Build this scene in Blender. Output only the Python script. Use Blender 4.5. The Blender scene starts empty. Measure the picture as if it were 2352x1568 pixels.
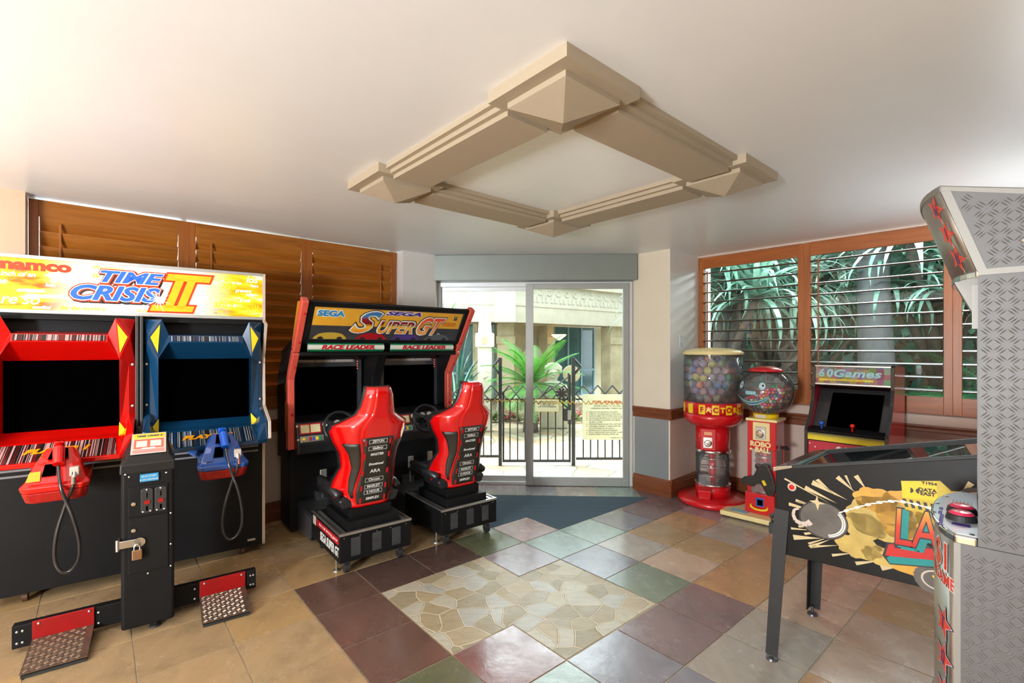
import bpy, bmesh, math, random
from math import sin, cos, pi, radians, sqrt, atan2
from mathutils import Vector, Matrix
C = bpy.context.scene.collection
sc = bpy.context.scene
PX = 1106.0          # focal length in pixels of the 2352 wide frame
CAMZ = 1.527
# ---------------------------------------------------------------- camera
cd = bpy.data.cameras.new('camera'); cam = bpy.data.objects.new('camera', cd); C.objects.link(cam)
cam.location = (0, 0, CAMZ); cam.rotation_euler = (pi/2, 0, 0)
cd.sensor_width = 36; cd.lens = PX/2352*36; cd.shift_y = 15/2352; cd.clip_start = .05
sc.camera = cam
sc.view_settings.view_transform = 'Standard'; sc.view_settings.look = 'None'
sc.view_settings.gamma = 1; sc.view_settings.exposure = 0.62; sc.view_settings.use_curve_mapping = False
try:
    sc.cycles.use_denoising = True; sc.cycles.max_bounces = 10; sc.cycles.diffuse_bounces = 5
    sc.cycles.transparent_max_bounces = 24; sc.cycles.sample_clamp_indirect = 6; sc.cycles.caustics_reflective = False
except Exception: pass
# ---------------------------------------------------------------- sky and lamps
w = bpy.data.worlds.new('world'); sc.world = w; w.use_nodes = True
bgn = w.node_tree.nodes['Background']; bgn.inputs[0].default_value = (.86, .94, 1, 1); bgn.inputs[1].default_value = 3.3
def area(name, loc, aim, size, power, col, shape='DISK', size_y=None):
    d = bpy.data.lights.new(name, 'AREA'); d.shape = shape; d.size = size
    if size_y: d.size_y = size_y
    d.energy = power; d.color = col
    o = bpy.data.objects.new(name, d); C.objects.link(o); o.location = loc
    o.rotation_euler = (Vector(aim)-Vector(loc)).to_track_quat('-Z', 'Y').to_euler(); return o
sun = bpy.data.lights.new('sun', 'SUN'); sun.energy = 5; sun.angle = radians(20); sun.color = (1, .97, .9)
so = bpy.data.objects.new('sun', sun); C.objects.link(so); so.rotation_euler = Vector((.10, -.16, -.98)).to_track_quat('-Z', 'Y').to_euler()
area('bounce_fill', (-.6, -1.7, 1.527), (-.6, -1.7, 3.0), 1.2, 34, (.94, .975, 1))  # unseen fill behind the camera, added to bounce light off the ceiling
area('left_uplighter', (-3.3, .9, 1.527), (-3.3, .9, 3.0), .4, 40, (1, .97, .92))
area('right_fill', (3.25, 2.72, 1.527), (3.25, 2.72, 3.0), .5, 9, (.96, .98, 1))  # fill light added out of view on the right to brighten the ceiling
area('lobby_fill', (-2.7, -2.0, 1.30), (1.0, 4.7, 2.25), .8, 190, (.93, .97, 1), 'SQUARE')  # soft fill added behind the camera for the far ceiling and pillars
area('window_fill', (4.45, 5.3, 3.75), (2.1, 3.1, .8), 2.0, 330, (.88, .95, 1), 'SQUARE')  # area fill added outside above the window, out of view, to boost daylight
area('door_fill', (.35, 7.5, 3.7), (.3, 3.9, .2), 2.2, 120, (.92, .97, 1), 'SQUARE')  # unseen area fill added outside, high beyond the door, to light the floor
# ---------------------------------------------------------------- materials
def nt(name):
    m = bpy.data.materials.new(name); m.use_nodes = True; t = m.node_tree
    return m, t, t.nodes['Principled BSDF']
def rgb(c): return (c[0], c[1], c[2], 1)
def srgb(r, g, b):
    f = lambda v: ((v/255+.055)/1.055)**2.4 if v/255 > .04045 else v/255/12.92
    return (f(r), f(g), f(b))
def coords(t, scale=(1, 1, 1), kind='Object'):
    tc = t.nodes.new('ShaderNodeTexCoord'); mp = t.nodes.new('ShaderNodeMapping'); mp.inputs['Scale'].default_value = scale
    t.links.new(tc.outputs[kind], mp.inputs['Vector']); return mp.outputs['Vector']
def noise(t, vec, scale, detail=3, rough=.5):
    n = t.nodes.new('ShaderNodeTexNoise'); n.inputs['Scale'].default_value = scale
    n.inputs['Detail'].default_value = detail; n.inputs['Roughness'].default_value = rough
    t.links.new(vec, n.inputs['Vector']); return n.outputs['Fac']
def ramp(t, fac, stops, interp='LINEAR'):
    r = t.nodes.new('ShaderNodeValToRGB'); r.color_ramp.interpolation = interp
    e = r.color_ramp.elements
    while len(e) > 1: e.remove(e[0])
    e[0].position = stops[0][0]; e[0].color = rgb(stops[0][1])
    for p, c in stops[1:]:
        x = e.new(p); x.color = rgb(c)
    t.links.new(fac, r.inputs[0]); return r.outputs[0]
def bump(t, b, h, strength, dist=.01):
    n = t.nodes.new('ShaderNodeBump'); n.inputs['Strength'].default_value = strength; n.inputs['Distance'].default_value = dist
    t.links.new(h, n.inputs['Height']); t.links.new(n.outputs[0], b.inputs['Normal']); return n
def mat(name, col, rough=.5, metal=0, var=.08, scale=6, bmp=0, bscale=80, emit=0, ecol=None, coat=0, spec=None, stretch=(1, 1, 1)):
    m, t, b = nt(name)
    v = coords(t, stretch)
    lo = tuple(max(0, c*(1-var)) for c in col); hi = tuple(min(1, c*(1+var)) for c in col)
    t.links.new(ramp(t, noise(t, v, scale, 4, .6), [(.3, lo), (.7, hi)]), b.inputs['Base Color'])
    b.inputs['Roughness'].default_value = rough; b.inputs['Metallic'].default_value = metal
    if coat: b.inputs['Coat Weight'].default_value = coat; b.inputs['Coat Roughness'].default_value = .05
    if spec is not None: b.inputs['Specular IOR Level'].default_value = spec
    if bmp: bump(t, b, noise(t, v, bscale, 3), bmp)
    if emit:
        b.inputs['Emission Color'].default_value = rgb(ecol or col); b.inputs['Emission Strength'].default_value = emit
    m.diffuse_color = rgb(col); return m
def glass(name, tint=(1, 1, 1), refl=1.0, ior=1.45, body=0.0, bodycol=(1, 1, 1)):
    m = bpy.data.materials.new(name); m.use_nodes = True; t = m.node_tree; t.nodes.clear()
    o = t.nodes.new('ShaderNodeOutputMaterial'); mx = t.nodes.new('ShaderNodeMixShader')
    tr = t.nodes.new('ShaderNodeBsdfTransparent'); tr.inputs[0].default_value = rgb(tint)
    gl = t.nodes.new('ShaderNodeBsdfGlossy'); gl.inputs['Roughness'].default_value = .02
    fr = t.nodes.new('ShaderNodeFresnel'); fr.inputs['IOR'].default_value = ior
    mu = t.nodes.new('ShaderNodeMath'); mu.operation = 'MULTIPLY'; mu.inputs[1].default_value = refl
    t.links.new(fr.outputs[0], mu.inputs[0]); t.links.new(mu.outputs[0], mx.inputs[0])
    src = tr.outputs[0]
    if body:
        d = t.nodes.new('ShaderNodeBsdfDiffuse'); d.inputs[0].default_value = rgb(bodycol)
        m2 = t.nodes.new('ShaderNodeMixShader'); m2.inputs[0].default_value = body
        t.links.new(tr.outputs[0], m2.inputs[1]); t.links.new(d.outputs[0], m2.inputs[2]); src = m2.outputs[0]
    t.links.new(src, mx.inputs[1]); t.links.new(gl.outputs[0], mx.inputs[2]); t.links.new(mx.outputs[0], o.inputs[0])
    return m
def wood(name, c1, c2, rough=.35, axis=0, bmp=.05):
    m, t, b = nt(name)
    s = [16, 16, 16]; s[axis] = 1.1
    f = noise(t, coords(t, tuple(s)), 2.2, 8, .62)
    t.links.new(ramp(t, f, [(.25, c1), (.75, c2)]), b.inputs['Base Color'])
    b.inputs['Roughness'].default_value = rough; bump(t, b, f, bmp, .004); return m
def stripes(name, cols, scale=30, rough=.25, axis=0, coat=.5):
    m, t, b = nt(name); s = [0.0, 0.0, 0.0]; s[axis] = 1
    f = noise(t, coords(t, tuple(s)), scale, 2, .8)
    k = len(cols); t.links.new(ramp(t, f, [(.30+.42*i/max(1, k-1)*.98, c) for i, c in enumerate(cols)], 'CONSTANT'), b.inputs['Base Color'])
    b.inputs['Roughness'].default_value = rough; b.inputs['Coat Weight'].default_value = coat; return m
def tread(name, col, rough=.35, size=.024):
    """five-bar checker plate: groups of short raised bars turned alternately, as bump on metal"""
    m, t, b = nt(name); L = t.links
    tc = t.nodes.new('ShaderNodeTexCoord')
    def mth(op, a, c=None):
        n = t.nodes.new('ShaderNodeMath'); n.operation = op
        for i, q in enumerate([a, c]):
            if q is None: continue
            if isinstance(q, (int, float)): n.inputs[i].default_value = q
            else: L.new(q, n.inputs[i])
        return n.outputs[0]
    sp = t.nodes.new('ShaderNodeSeparateXYZ'); L.new(tc.outputs['UV'], sp.inputs[0])
    u = mth('MULTIPLY', sp.outputs[0], 1/size); v = mth('MULTIPLY', sp.outputs[1], 1/size)
    cu = mth('FLOOR', u); cv = mth('FLOOR', v)
    par = mth('MODULO', mth('ABSOLUTE', mth('ADD', cu, cv)), 2.0)          # 0 or 1: which way the bars lean
    fu = mth('SUBTRACT', mth('SUBTRACT', u, cu), .5); fv = mth('SUBTRACT', mth('SUBTRACT', v, cv), .5)
    sg = mth('SUBTRACT', mth('MULTIPLY', par, 2.0), 1.0)
    a = mth('ADD', fu, mth('MULTIPLY', fv, sg)); c = mth('SUBTRACT', fv, mth('MULTIPLY', fu, sg))
    bars = mth('ABSOLUTE', mth('SUBTRACT', mth('FRACT', mth('ADD', mth('MULTIPLY', a, 3.2), .5)), .5))
    h = mth('MULTIPLY', mth('LESS_THAN', bars, .2), mth('MULTIPLY', mth('LESS_THAN', mth('ABSOLUTE', c), .42), mth('LESS_THAN', mth('ABSOLUTE', a), .45)))
    b.inputs['Base Color'].default_value = rgb(col); b.inputs['Metallic'].default_value = 1; b.inputs['Roughness'].default_value = rough
    bump(t, b, h, 1.0, .004); return m
def lozenges(mb, fn, u0, u1, v0, v1, size=.024, keep=None, h=.0014):
    """raised five-bar tread pattern; fn(u, v, height) gives a point on the plate"""
    nu, nv = int((u1-u0)/size), int((v1-v0)/size)
    for i in range(nu):
        for j in range(nv):
            cu, cv = u0+(i+.5)*size, v0+(j+.5)*size
            if keep and not keep(cu, cv): continue
            sg = 1 if (i+j) % 2 else -1; a = Vector((cos(pi/4*sg), sin(pi/4*sg))); b = Vector((-a.y, a.x))
            for k in (-1, 0, 1):
                c = Vector((cu, cv))+b*(k*size*.27); l, w_ = size*.44, size*.075
                q = [c-a*l, c-b*w_, c+a*l, c+b*w_]
                mb.add([fn(p.x, p.y, 0) for p in q]+[fn(c.x-a.x*l*.4, c.y-a.y*l*.4, h), fn(c.x+a.x*l*.4, c.y+a.y*l*.4, h)], [(0, 1, 4), (1, 5, 4), (1, 2, 5), (2, 3, 5), (3, 4, 5), (3, 0, 4)])
    return mb
# ---------------------------------------------------------------- mesh helpers
class MB:
    def __init__(s): s.v = []; s.f = []; s.uv = None
    def add(s, vs, fs, M=None):
        n = len(s.v)
        for p in vs: s.v.append(tuple(M @ Vector(p)) if M is not None else tuple(p))
        for f in fs: s.f.append([n+i for i in f])
        return s
    def box(s, x0, x1, y0, y1, z0, z1, M=None):
        return s.add([(x0,y0,z0),(x1,y0,z0),(x1,y1,z0),(x0,y1,z0),(x0,y0,z1),(x1,y0,z1),(x1,y1,z1),(x0,y1,z1)],
                     [(0,3,2,1),(4,5,6,7),(0,1,5,4),(1,2,6,5),(2,3,7,6),(3,0,4,7)], M)
    def prism(s, ax, pts, a0, a1, M=None):
        n = len(pts); mk = {'x': lambda a, p: (a, p[0], p[1]), 'y': lambda a, p: (p[0], a, p[1]), 'z': lambda a, p: (p[0], p[1], a)}[ax]
        vs = [mk(a0, p) for p in pts]+[mk(a1, p) for p in pts]
        fs = [tuple(range(n)), tuple(range(2*n-1, n-1, -1))]+[(i, (i+1) % n, n+(i+1) % n, n+i) for i in range(n)]
        return s.add(vs, fs, M)
    def tube(s, pts, r, n=8, cap=True, M=None):
        P = [Vector(p) for p in pts]; rs = r if isinstance(r, (list, tuple)) else [r]*len(P)
        vs = []; up = None
        for i, p in enumerate(P):
            d = (P[min(i+1, len(P)-1)]-P[max(i-1, 0)]).normalized()
            if up is None: up = Vector((0, 0, 1)) if abs(d.z) < .9 else Vector((1, 0, 0))
            a = d.cross(up).normalized(); b2 = a.cross(d).normalized(); up = b2
            for k in range(n):
                t = 2*pi*k/n; q = p+(a*cos(t)+b2*sin(t))*rs[i]; vs.append(q)
        fs = [(i*n+k, i*n+(k+1) % n, (i+1)*n+(k+1) % n, (i+1)*n+k) for i in range(len(P)-1) for k in range(n)]
        if cap: fs += [tuple(range(n-1, -1, -1)), tuple((len(P)-1)*n+k for k in range(n))]
        return s.add(vs, fs, M)
    def lathe(s, prof, n=32, c=(0, 0), M=None, a0=0, a1=2*pi):
        full = abs(a1-a0-2*pi) < 1e-6; m = n if full else n+1; vs = []; fs = []
        for r, z in prof:
            for k in range(m):
                t = a0+(a1-a0)*k/n; vs.append((c[0]+r*cos(t), c[1]+r*sin(t), z))
        for i in range(len(prof)-1):
            for k in range(n):
                k2 = (k+1) % m if full else k+1; fs.append((i*m+k, i*m+k2, (i+1)*m+k2, (i+1)*m+k))
        if full:
            if prof[0][0] > 1e-5: fs.append(tuple(range(m-1, -1, -1)))
            if prof[-1][0] > 1e-5: fs.append(tuple((len(prof)-1)*m+k for k in range(m)))
        return s.add(vs, fs, M)
    def ball(s, c, r, nu=12, nv=8, sz=1):
        return s.lathe([(r*sin(pi*i/nv)+(1e-6 if i in (0, nv) else 0), c[2]-r*sz*cos(pi*i/nv)) for i in range(nv+1)], nu, (c[0], c[1]))
    def grid(s, fn, nu, nv, M=None):
        vs = [fn(i/nu, j/nv) for j in range(nv+1) for i in range(nu+1)]
        return s.add(vs, [(j*(nu+1)+i, j*(nu+1)+i+1, (j+1)*(nu+1)+i+1, (j+1)*(nu+1)+i) for j in range(nv) for i in range(nu)], M)
    def poly(s, pts, M=None): return s.add(pts, [tuple(range(len(pts)))], M)
def link(name, me, m, parent=None):
    o = bpy.data.objects.new(name, me); C.objects.link(o)
    if m is not None:
        me.materials.clear(); me.materials.append(m)
    if parent is not None: o.parent = parent
    return o
def build(name, mb, m, parent=None, loc=(0, 0, 0), rot=(0, 0, 0), bevel=0, smooth=False, solid=0, seg=2, sub=0, uvs=None, merge=False, recalc=True):
    me = bpy.data.meshes.new(name); me.from_pydata(mb.v, [], mb.f); me.update()
    bm = bmesh.new(); bm.from_mesh(me)
    if merge: bmesh.ops.remove_doubles(bm, verts=bm.verts, dist=1e-5)
    if recalc: bmesh.ops.recalc_face_normals(bm, faces=bm.faces)
    if uvs:                                  # planar uv in metres: the dominant plane of each face
        uvl = bm.loops.layers.uv.new('UVMap')
        for f in bm.faces:
            n = f.normal; ax = max(range(3), key=lambda i: abs(n[i]))
            for l in f.loops:
                c = l.vert.co; l[uvl].uv = (c.y, c.z) if ax == 0 else (c.x, c.z) if ax == 1 else (c.x, c.y)
    bm.to_mesh(me); bm.free()
    if smooth:
        for p in me.polygons: p.use_smooth = True
    o = link(name, me, m, parent); o.location = loc; o.rotation_euler = rot
    if solid:
        md = o.modifiers.new('solid', 'SOLIDIFY'); md.thickness = solid; md.offset = -1
    if sub:
        md = o.modifiers.new('sub', 'SUBSURF'); md.levels = sub; md.render_levels = sub
    if bevel:
        md = o.modifiers.new('bevel', 'BEVEL'); md.width = bevel; md.segments = seg; md.limit_method = 'ANGLE'; md.angle_limit = radians(40)
    return o
def tag(o, label=None, cat=None, group=None, kind=None):
    if label: o['label'] = label
    if cat: o['category'] = cat
    if group: o['group'] = group
    if kind: o['kind'] = kind
    return o
def thing(name, label, cat, loc=(0, 0, 0), rz=0, group=None):
    o = bpy.data.objects.new(name, None); C.objects.link(o); o.location = loc; o.rotation_euler = (0, 0, rz); o.empty_display_size = .1
    return tag(o, label, cat, group)
def dup(root, loc=None, rz=None, label=None, group=None, parent=None):
    r = root.copy(); C.objects.link(r)
    if parent is not None: r.parent = parent
    if loc is not None: r.location = loc
    if rz is not None: r.rotation_euler = (0, 0, rz)
    if label: r['label'] = label
    if group: r['group'] = group
    for ch in list(root.children):
        c = ch.copy(); C.objects.link(c); c.parent = r
        for g in list(ch.children):
            d = g.copy(); C.objects.link(d); d.parent = c
    return r
FRONT = Matrix.Rotation(pi/2, 4, 'X')        # text plane turned to face -y
def T(x, y, z): return Matrix.Translation((x, y, z))
def word(s, size, m, parent, M, name='lettering', off=0, shear=0, ext=.0008, align='CENTER', sx=1, sp=1, lines=1.0, sy=1, fit=None):
    cu = bpy.data.curves.new(name, 'FONT'); cu.body = s; cu.size = size; cu.offset = off; cu.shear = shear; cu.extrude = ext
    cu.align_x = align; cu.align_y = 'CENTER'; cu.space_character = sp; cu.space_line = lines; cu.resolution_u = 3; cu.fill_mode = 'BOTH'
    tmp = bpy.data.objects.new('tmp', cu); me = bpy.data.meshes.new_from_object(tmp)
    bpy.data.objects.remove(tmp); bpy.data.curves.remove(cu)
    if fit:                                   # stretch the word to a given width and height, centred
        xs = [v.co.x for v in me.vertices]; ys = [v.co.y for v in me.vertices]
        sx = fit[0]/(max(xs)-min(xs)); sy = fit[1]/(max(ys)-min(ys)); me.transform(Matrix.Translation((-(max(xs)+min(xs))/2, -(max(ys)+min(ys))/2, 0)))
    me.transform(M @ Matrix.Diagonal((sx, sy, 1, 1)))
    return link(name, me, m, parent)
# ================================================================= THE ROOM
M = {}
M['ceil'] = mat('ceiling_paint', (.82, .835, .85), .36, var=.01, spec=.8)
M['wallL'] = mat('tan_wall_paint', (.66, .46, .32), .6, var=.02)
M['wallc'] = mat('cream_wall_paint', (.78, .70, .56), .5, var=.02)
M['wallw'] = mat('pale_wall_paint', (.74, .72, .69), .35, var=.02)
M['wallp'] = mat('pink_beige_wall_paint', (.66, .52, .44), .5, var=.03)
M['woodL'] = wood('amber_cedar', srgb(128, 70, 14), srgb(178, 110, 36), .34, 0)
M['woodLv'] = wood('amber_cedar_upright', srgb(132, 68, 20), srgb(176, 102, 36), .36, 2)
M['woodR'] = wood('cedar', srgb(142, 76, 30), srgb(182, 104, 44), .36, 0)
M['woodRv'] = wood('cedar_upright', srgb(146, 80, 32), srgb(186, 108, 48), .36, 2)
M['slat'] = wood('dark_slat_wood', srgb(60, 36, 24), srgb(96, 62, 44), .34, 0)
M['rail'] = wood('walnut_rail', srgb(96, 52, 30), srgb(140, 82, 50), .33, 0)
M['steel'] = mat('brushed_steel', (.66, .70, .72), .42, 1, var=.05, scale=3, stretch=(1, 1, 30), bmp=.04)
M['alu'] = mat('grey_aluminium', (.40, .42, .41), .4, .35, var=.03)
M['aluw'] = mat('pale_aluminium', (.72, .76, .78), .35, .3, var=.03)
M['black'] = mat('black_laminate', (.007, .007, .0075), .5, var=.2, bmp=.03, bscale=200, spec=.22)
M['rubber'] = mat('black_rubber', (.02, .02, .02), .55, var=.2)
M['screen'] = mat('dark_screen', (.0005, .0005, .0006), .35, var=0, spec=.0)
M['chrome'] = mat('chrome', (.8, .8, .8), .12, 1, var=.03)
M['screw'] = mat('screw_steel', (.6, .6, .58), .3, 1)
M['white'] = mat('white_card', (.8, .8, .78), .5)
M['glass'] = glass('window_glass', (.93, .97, .96), .8)
M['plaster'] = mat('taupe_plaster', srgb(172, 158, 136), .75, var=.02, bmp=.02)
CH = 2.543
A = Vector((.736, .677)); B = Vector((.676, -.737)); W0 = Vector((-1.205, 5.085)); R0 = Vector((2.074, 5.364))
aL = atan2(.677, .736); aR = atan2(-.737, .676)
NA = Vector((-.677, .736)); NB = Vector((.737, .676))          # outward
# ---- floor ------------------------------------------------------
G0 = Vector((-2.0464*.4, 7.5109*.4)); yaw = .8598
GA = Vector((sin(yaw), cos(yaw)))*.4; GB = Vector((cos(yaw), -sin(yaw)))*.4
def gp(i, j): return G0+GA*i+GB*j
TILE = {'tan': (178, 150, 112), 'gold': (182, 150, 104), 'sand': (192, 168, 146), 'orange': (190, 150, 110), 'brown': (108, 82, 70), 'dbrown': (92, 72, 64),
        'olive': (104, 108, 80), 'cyan': (146, 164, 154), 'sage': (126, 136, 118), 'pink': (164, 132, 130), 'plum': (128, 86, 78), 'slate': (140, 136, 142), 'purple': (132, 112, 110), 'grey': (172, 162, 150), 'lilac': (150, 136, 138)}
cells = {(-1,-1):'brown',(-1,0):'brown',(-1,1):'brown',(0,-1):'dbrown',(1,-1):'dbrown',(2,-1):'olive',(3,-1):'pink',(2,0):'lilac',(3,0):'cyan',(4,0):'cyan',
 (5,0):'slate',(6,0):'purple',(7,0):'purple',(8,0):'purple',(3,1):'slate',(3,2):'sage',(0,2):'plum',(-1,2):'olive',(3,3):'purple',(2,3):'purple',(1,3):'slate',(0,3):'cyan',
 (-1,3):'brown',(4,3):'orange',(4,1):'grey',(2,4):'grey',(1,4):'slate',(7,1):'lilac'}
def floor_mat():
    m, t, b = nt('stone_tiles'); L = t.links
    at = t.nodes.new('ShaderNodeAttribute'); at.attribute_name = 'tint'
    v = coords(t, (1, 1, 1)); n1 = noise(t, coords(t, (1.3, 1.3, 1)), 3.2, 8, .65); n2 = noise(t, coords(t, (5, 1.5, 1)), 4, 5, .6)
    r = ramp(t, n1, [(.28, (.72, .73, .72)), (.5, (1, 1, 1)), (.75, (1.0, .95, .88))])
    r2 = ramp(t, n2, [(.3, (.86, .86, .88)), (.7, (1, 1, 1))])
    m1 = t.nodes.new('ShaderNodeMix'); m1.data_type = 'RGBA'; m1.blend_type = 'MULTIPLY'; m1.inputs[0].default_value = 1
    L.new(at.outputs['Color'], m1.inputs[6]); L.new(r, m1.inputs[7])
    m2 = t.nodes.new('ShaderNodeMix'); m2.data_type = 'RGBA'; m2.blend_type = 'MULTIPLY'; m2.inputs[0].default_value = 1
    L.new(m1.outputs[2], m2.inputs[6]); L.new(r2, m2.inputs[7]); L.new(m2.outputs[2], b.inputs['Base Color'])
    rr = ramp(t, noise(t, v, 5, 6, .7), [(.3, (.13,)*3), (.7, (.34,)*3)]); L.new(rr, b.inputs['Roughness'])
    b.inputs['Specular IOR Level'].default_value = .55
    bump(t, b, noise(t, v, 14, 7, .6), .22, .006); return m
def paving_mat(name, cols, scale, seed=0, grout=(.6, .52, .42), bs=.7, rough=(.25, .5), edge=.035):
    m, t, b = nt(name); L = t.links
    v = coords(t, (1, 1, 1)); ns = t.nodes.new('ShaderNodeTexNoise'); ns.inputs['Scale'].default_value = 3.5; L.new(v, ns.inputs['Vector'])
    mv = t.nodes.new('ShaderNodeVectorMath'); mv.operation = 'SCALE'; mv.inputs['Scale'].default_value = .12; L.new(ns.outputs['Color'], mv.inputs[0])
    ad = t.nodes.new('ShaderNodeVectorMath'); L.new(v, ad.inputs[0]); L.new(mv.outputs[0], ad.inputs[1])
    outs = []
    for ft in ('DISTANCE_TO_EDGE', 'F1'):
        vo = t.nodes.new('ShaderNodeTexVoronoi'); vo.feature = ft; vo.inputs['Scale'].default_value = scale; vo.voronoi_dimensions = '2D'
        L.new(ad.outputs[0], vo.inputs['Vector']); outs.append(vo)
    ed = ramp(t, outs[0].outputs['Distance'], [(edge*.6, (0, 0, 0)), (edge*1.2, (1, 1, 1))])
    sp = t.nodes.new('ShaderNodeSeparateColor'); L.new(outs[1].outputs['Color'], sp.inputs[0])
    cc = ramp(t, sp.outputs[0], [(i/(len(cols)), c) for i, c in enumerate(cols)], 'CONSTANT')
    nn = ramp(t, noise(t, coords(t, (2, 9, 1)), 5, 8, .7), [(.3, (.72, .70, .66)), (.65, (1, 1, 1))])
    mm = t.nodes.new('ShaderNodeMix'); mm.data_type = 'RGBA'; mm.blend_type = 'MULTIPLY'; mm.inputs[0].default_value = 1; L.new(cc, mm.inputs[6]); L.new(nn, mm.inputs[7])
    mx = t.nodes.new('ShaderNodeMix'); mx.data_type = 'RGBA'; L.new(ed, mx.inputs[0]); mx.inputs[6].default_value = rgb(grout); L.new(mm.outputs[2], mx.inputs[7])
    L.new(mx.outputs[2], b.inputs['Base Color'])
    L.new(ramp(t, noise(t, v, 7, 5), [(.3, (rough[0],)*3), (.7, (rough[1],)*3)]), b.inputs['Roughness'])
    n = t.nodes.new('ShaderNodeBump'); n.inputs['Strength'].default_value = bs; n.inputs['Distance'].default_value = .006; L.new(ed, n.inputs['Height'])
    n2 = t.nodes.new('ShaderNodeBump'); n2.inputs['Strength'].default_value = .4; n2.inputs['Distance'].default_value = .006
    L.new(noise(t, coords(t, (2, 9, 1)), 8, 8, .7), n2.inputs['Height']); L.new(n.outputs[0], n2.inputs['Normal']); L.new(n2.outputs[0], b.inputs['Normal'])
    return m
M['tile'] = floor_mat()
M['grout'] = mat('grout', srgb(176, 160, 136), .7, var=.15, scale=30)
M['crazy'] = paving_mat('crazy_paving', [srgb(176, 160, 126), srgb(190, 180, 150), srgb(160, 146, 112), srgb(196, 190, 170), srgb(168, 156, 128), srgb(184, 166, 132), srgb(186, 184, 172)], 7.2, grout=srgb(206, 192, 164))
room = [gp(0, 0)]                                             # outline of the room (outside the skirting)
P1 = Vector((-1.136, 5.016)); P2 = Vector((-.835, 5.276)); Q1 = Vector((1.616, 4.93)); Q2 = Vector((1.329, 5.25))
WL = W0-A*6.2; WR = R0+B*7.2
outline = [WL, W0, P1, P2, (-.835, 5.50), (1.33, 5.44), Q2, Q1, R0, WR, (2.4, -4.2), (-4.2, -3.2)]
outline = [Vector(p) for p in outline]
flm = MB(); flm.poly([(p.x, p.y, -.004) for p in outline]); flm2 = flm
floor = build('floor', MB().prism('z', [tuple(p) for p in outline], -.06, -.004), M['grout']); tag(floor, kind='structure')
random.seed(4)
def inside(p):
    c = False; n = len(outline)
    for k in range(n):
        a, b2 = outline[k], outline[(k+1) % n]
        if (a.y > p[1]) != (b2.y > p[1]) and p[0] < (b2.x-a.x)*(p[1]-a.y)/(b2.y-a.y)+a.x: c = not c
    return c
def clip_poly(poly, keep):           # clip polygon by half plane functions keep(p) >= 0 (convex)
    for fn in keep:
        out = []
        for k in range(len(poly)):
            a, b2 = poly[k], poly[(k+1) % len(poly)]; fa, fb = fn(a), fn(b2)
            if fa >= 0: out.append(a)
            if (fa >= 0) != (fb >= 0): out.append(a+(b2-a)*(fa/(fa-fb)))
        poly = out
        if len(poly) < 3: return []
    return poly
DOORROW = lambda p: 5.37-.04*(p.x-.7)-.40-p.y           # near side of the tile row along the door
def tile_color(i, j):
    k = cells.get((i, j))
    if k is None:
        k = random.choice(['tan', 'gold', 'tan']) if i < -1 or (j < -1 and i < 3) else random.choice(['sand', 'tan', 'sand', 'grey', 'orange'] if i+j > 5 else ['grey', 'sand', 'grey'])
    c = srgb(*TILE[k]); f = random.uniform(.92, 1.08); return tuple(min(1, x*f) for x in c)
tm = MB(); cols = []; g = .006
for i in range(-14, 14):
    for j in range(-14, 20):
        if 0 <= i < 3 and 0 <= j < 3 and (i, j) not in ((2, 0), (0, 2)): continue
        if i >= 3 and j < 0 and (i, j) != (3, -1): continue          # the carpet lies there
        q = [gp(i, j), gp(i+1, j), gp(i+1, j+1), gp(i, j+1)]; c = (q[0]+q[2])/2
        q = [p+(c-p).normalized()*g for p in q]
        q = clip_poly(q, [DOORROW] if c.y > 3 else [])
        if not q or not inside(c): 
            if not q or not any(inside(p) for p in q): continue
        tm.prism('z', [(p.x, p.y) for p in q], -.02, 0); cols += [tile_color(i, j)]*(len(q)+2)
x = -1.2
for k in range(9):                                                  # tiles in a row along the door
    xa, xb = x+.42*k+.006, x+.42*(k+1)-.006
    yf = lambda xx: 5.37-.04*(xx-.7)
    q = [(xa, yf(xa)-.395), (xb, yf(xb)-.395), (xb-.0, yf(xb)-.02), (xa-.0, yf(xa)-.02)]
    if k >= 7: continue
    tm.prism('z', q, -.02, .0); cols += [srgb(*TILE[['slate', 'slate', 'lilac', 'slate', 'grey', 'cyan', 'purple', 'purple', 'slate'][k]])]*6
ft = build('floor_tiles', tm, M['tile'], floor, recalc=False)
ca = ft.data.color_attributes.new('tint', 'FLOAT_COLOR', 'CORNER'); li = 0
for p, c in zip(ft.data.polygons, cols):
    for l in p.loop_indices: ca.data[l].color = rgb(c)
cz = MB(); cz.prism('z', [tuple(gp(*p)) for p in [(.02, .02), (1.98, .02), (1.98, 1.02), (2.98, 1.02), (2.98, 2.98), (1.02, 2.98), (1.02, 1.98), (.02, 1.98)]], -.02, -.001)
build('crazy_paving_panel', cz, M['crazy'], floor)
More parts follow.
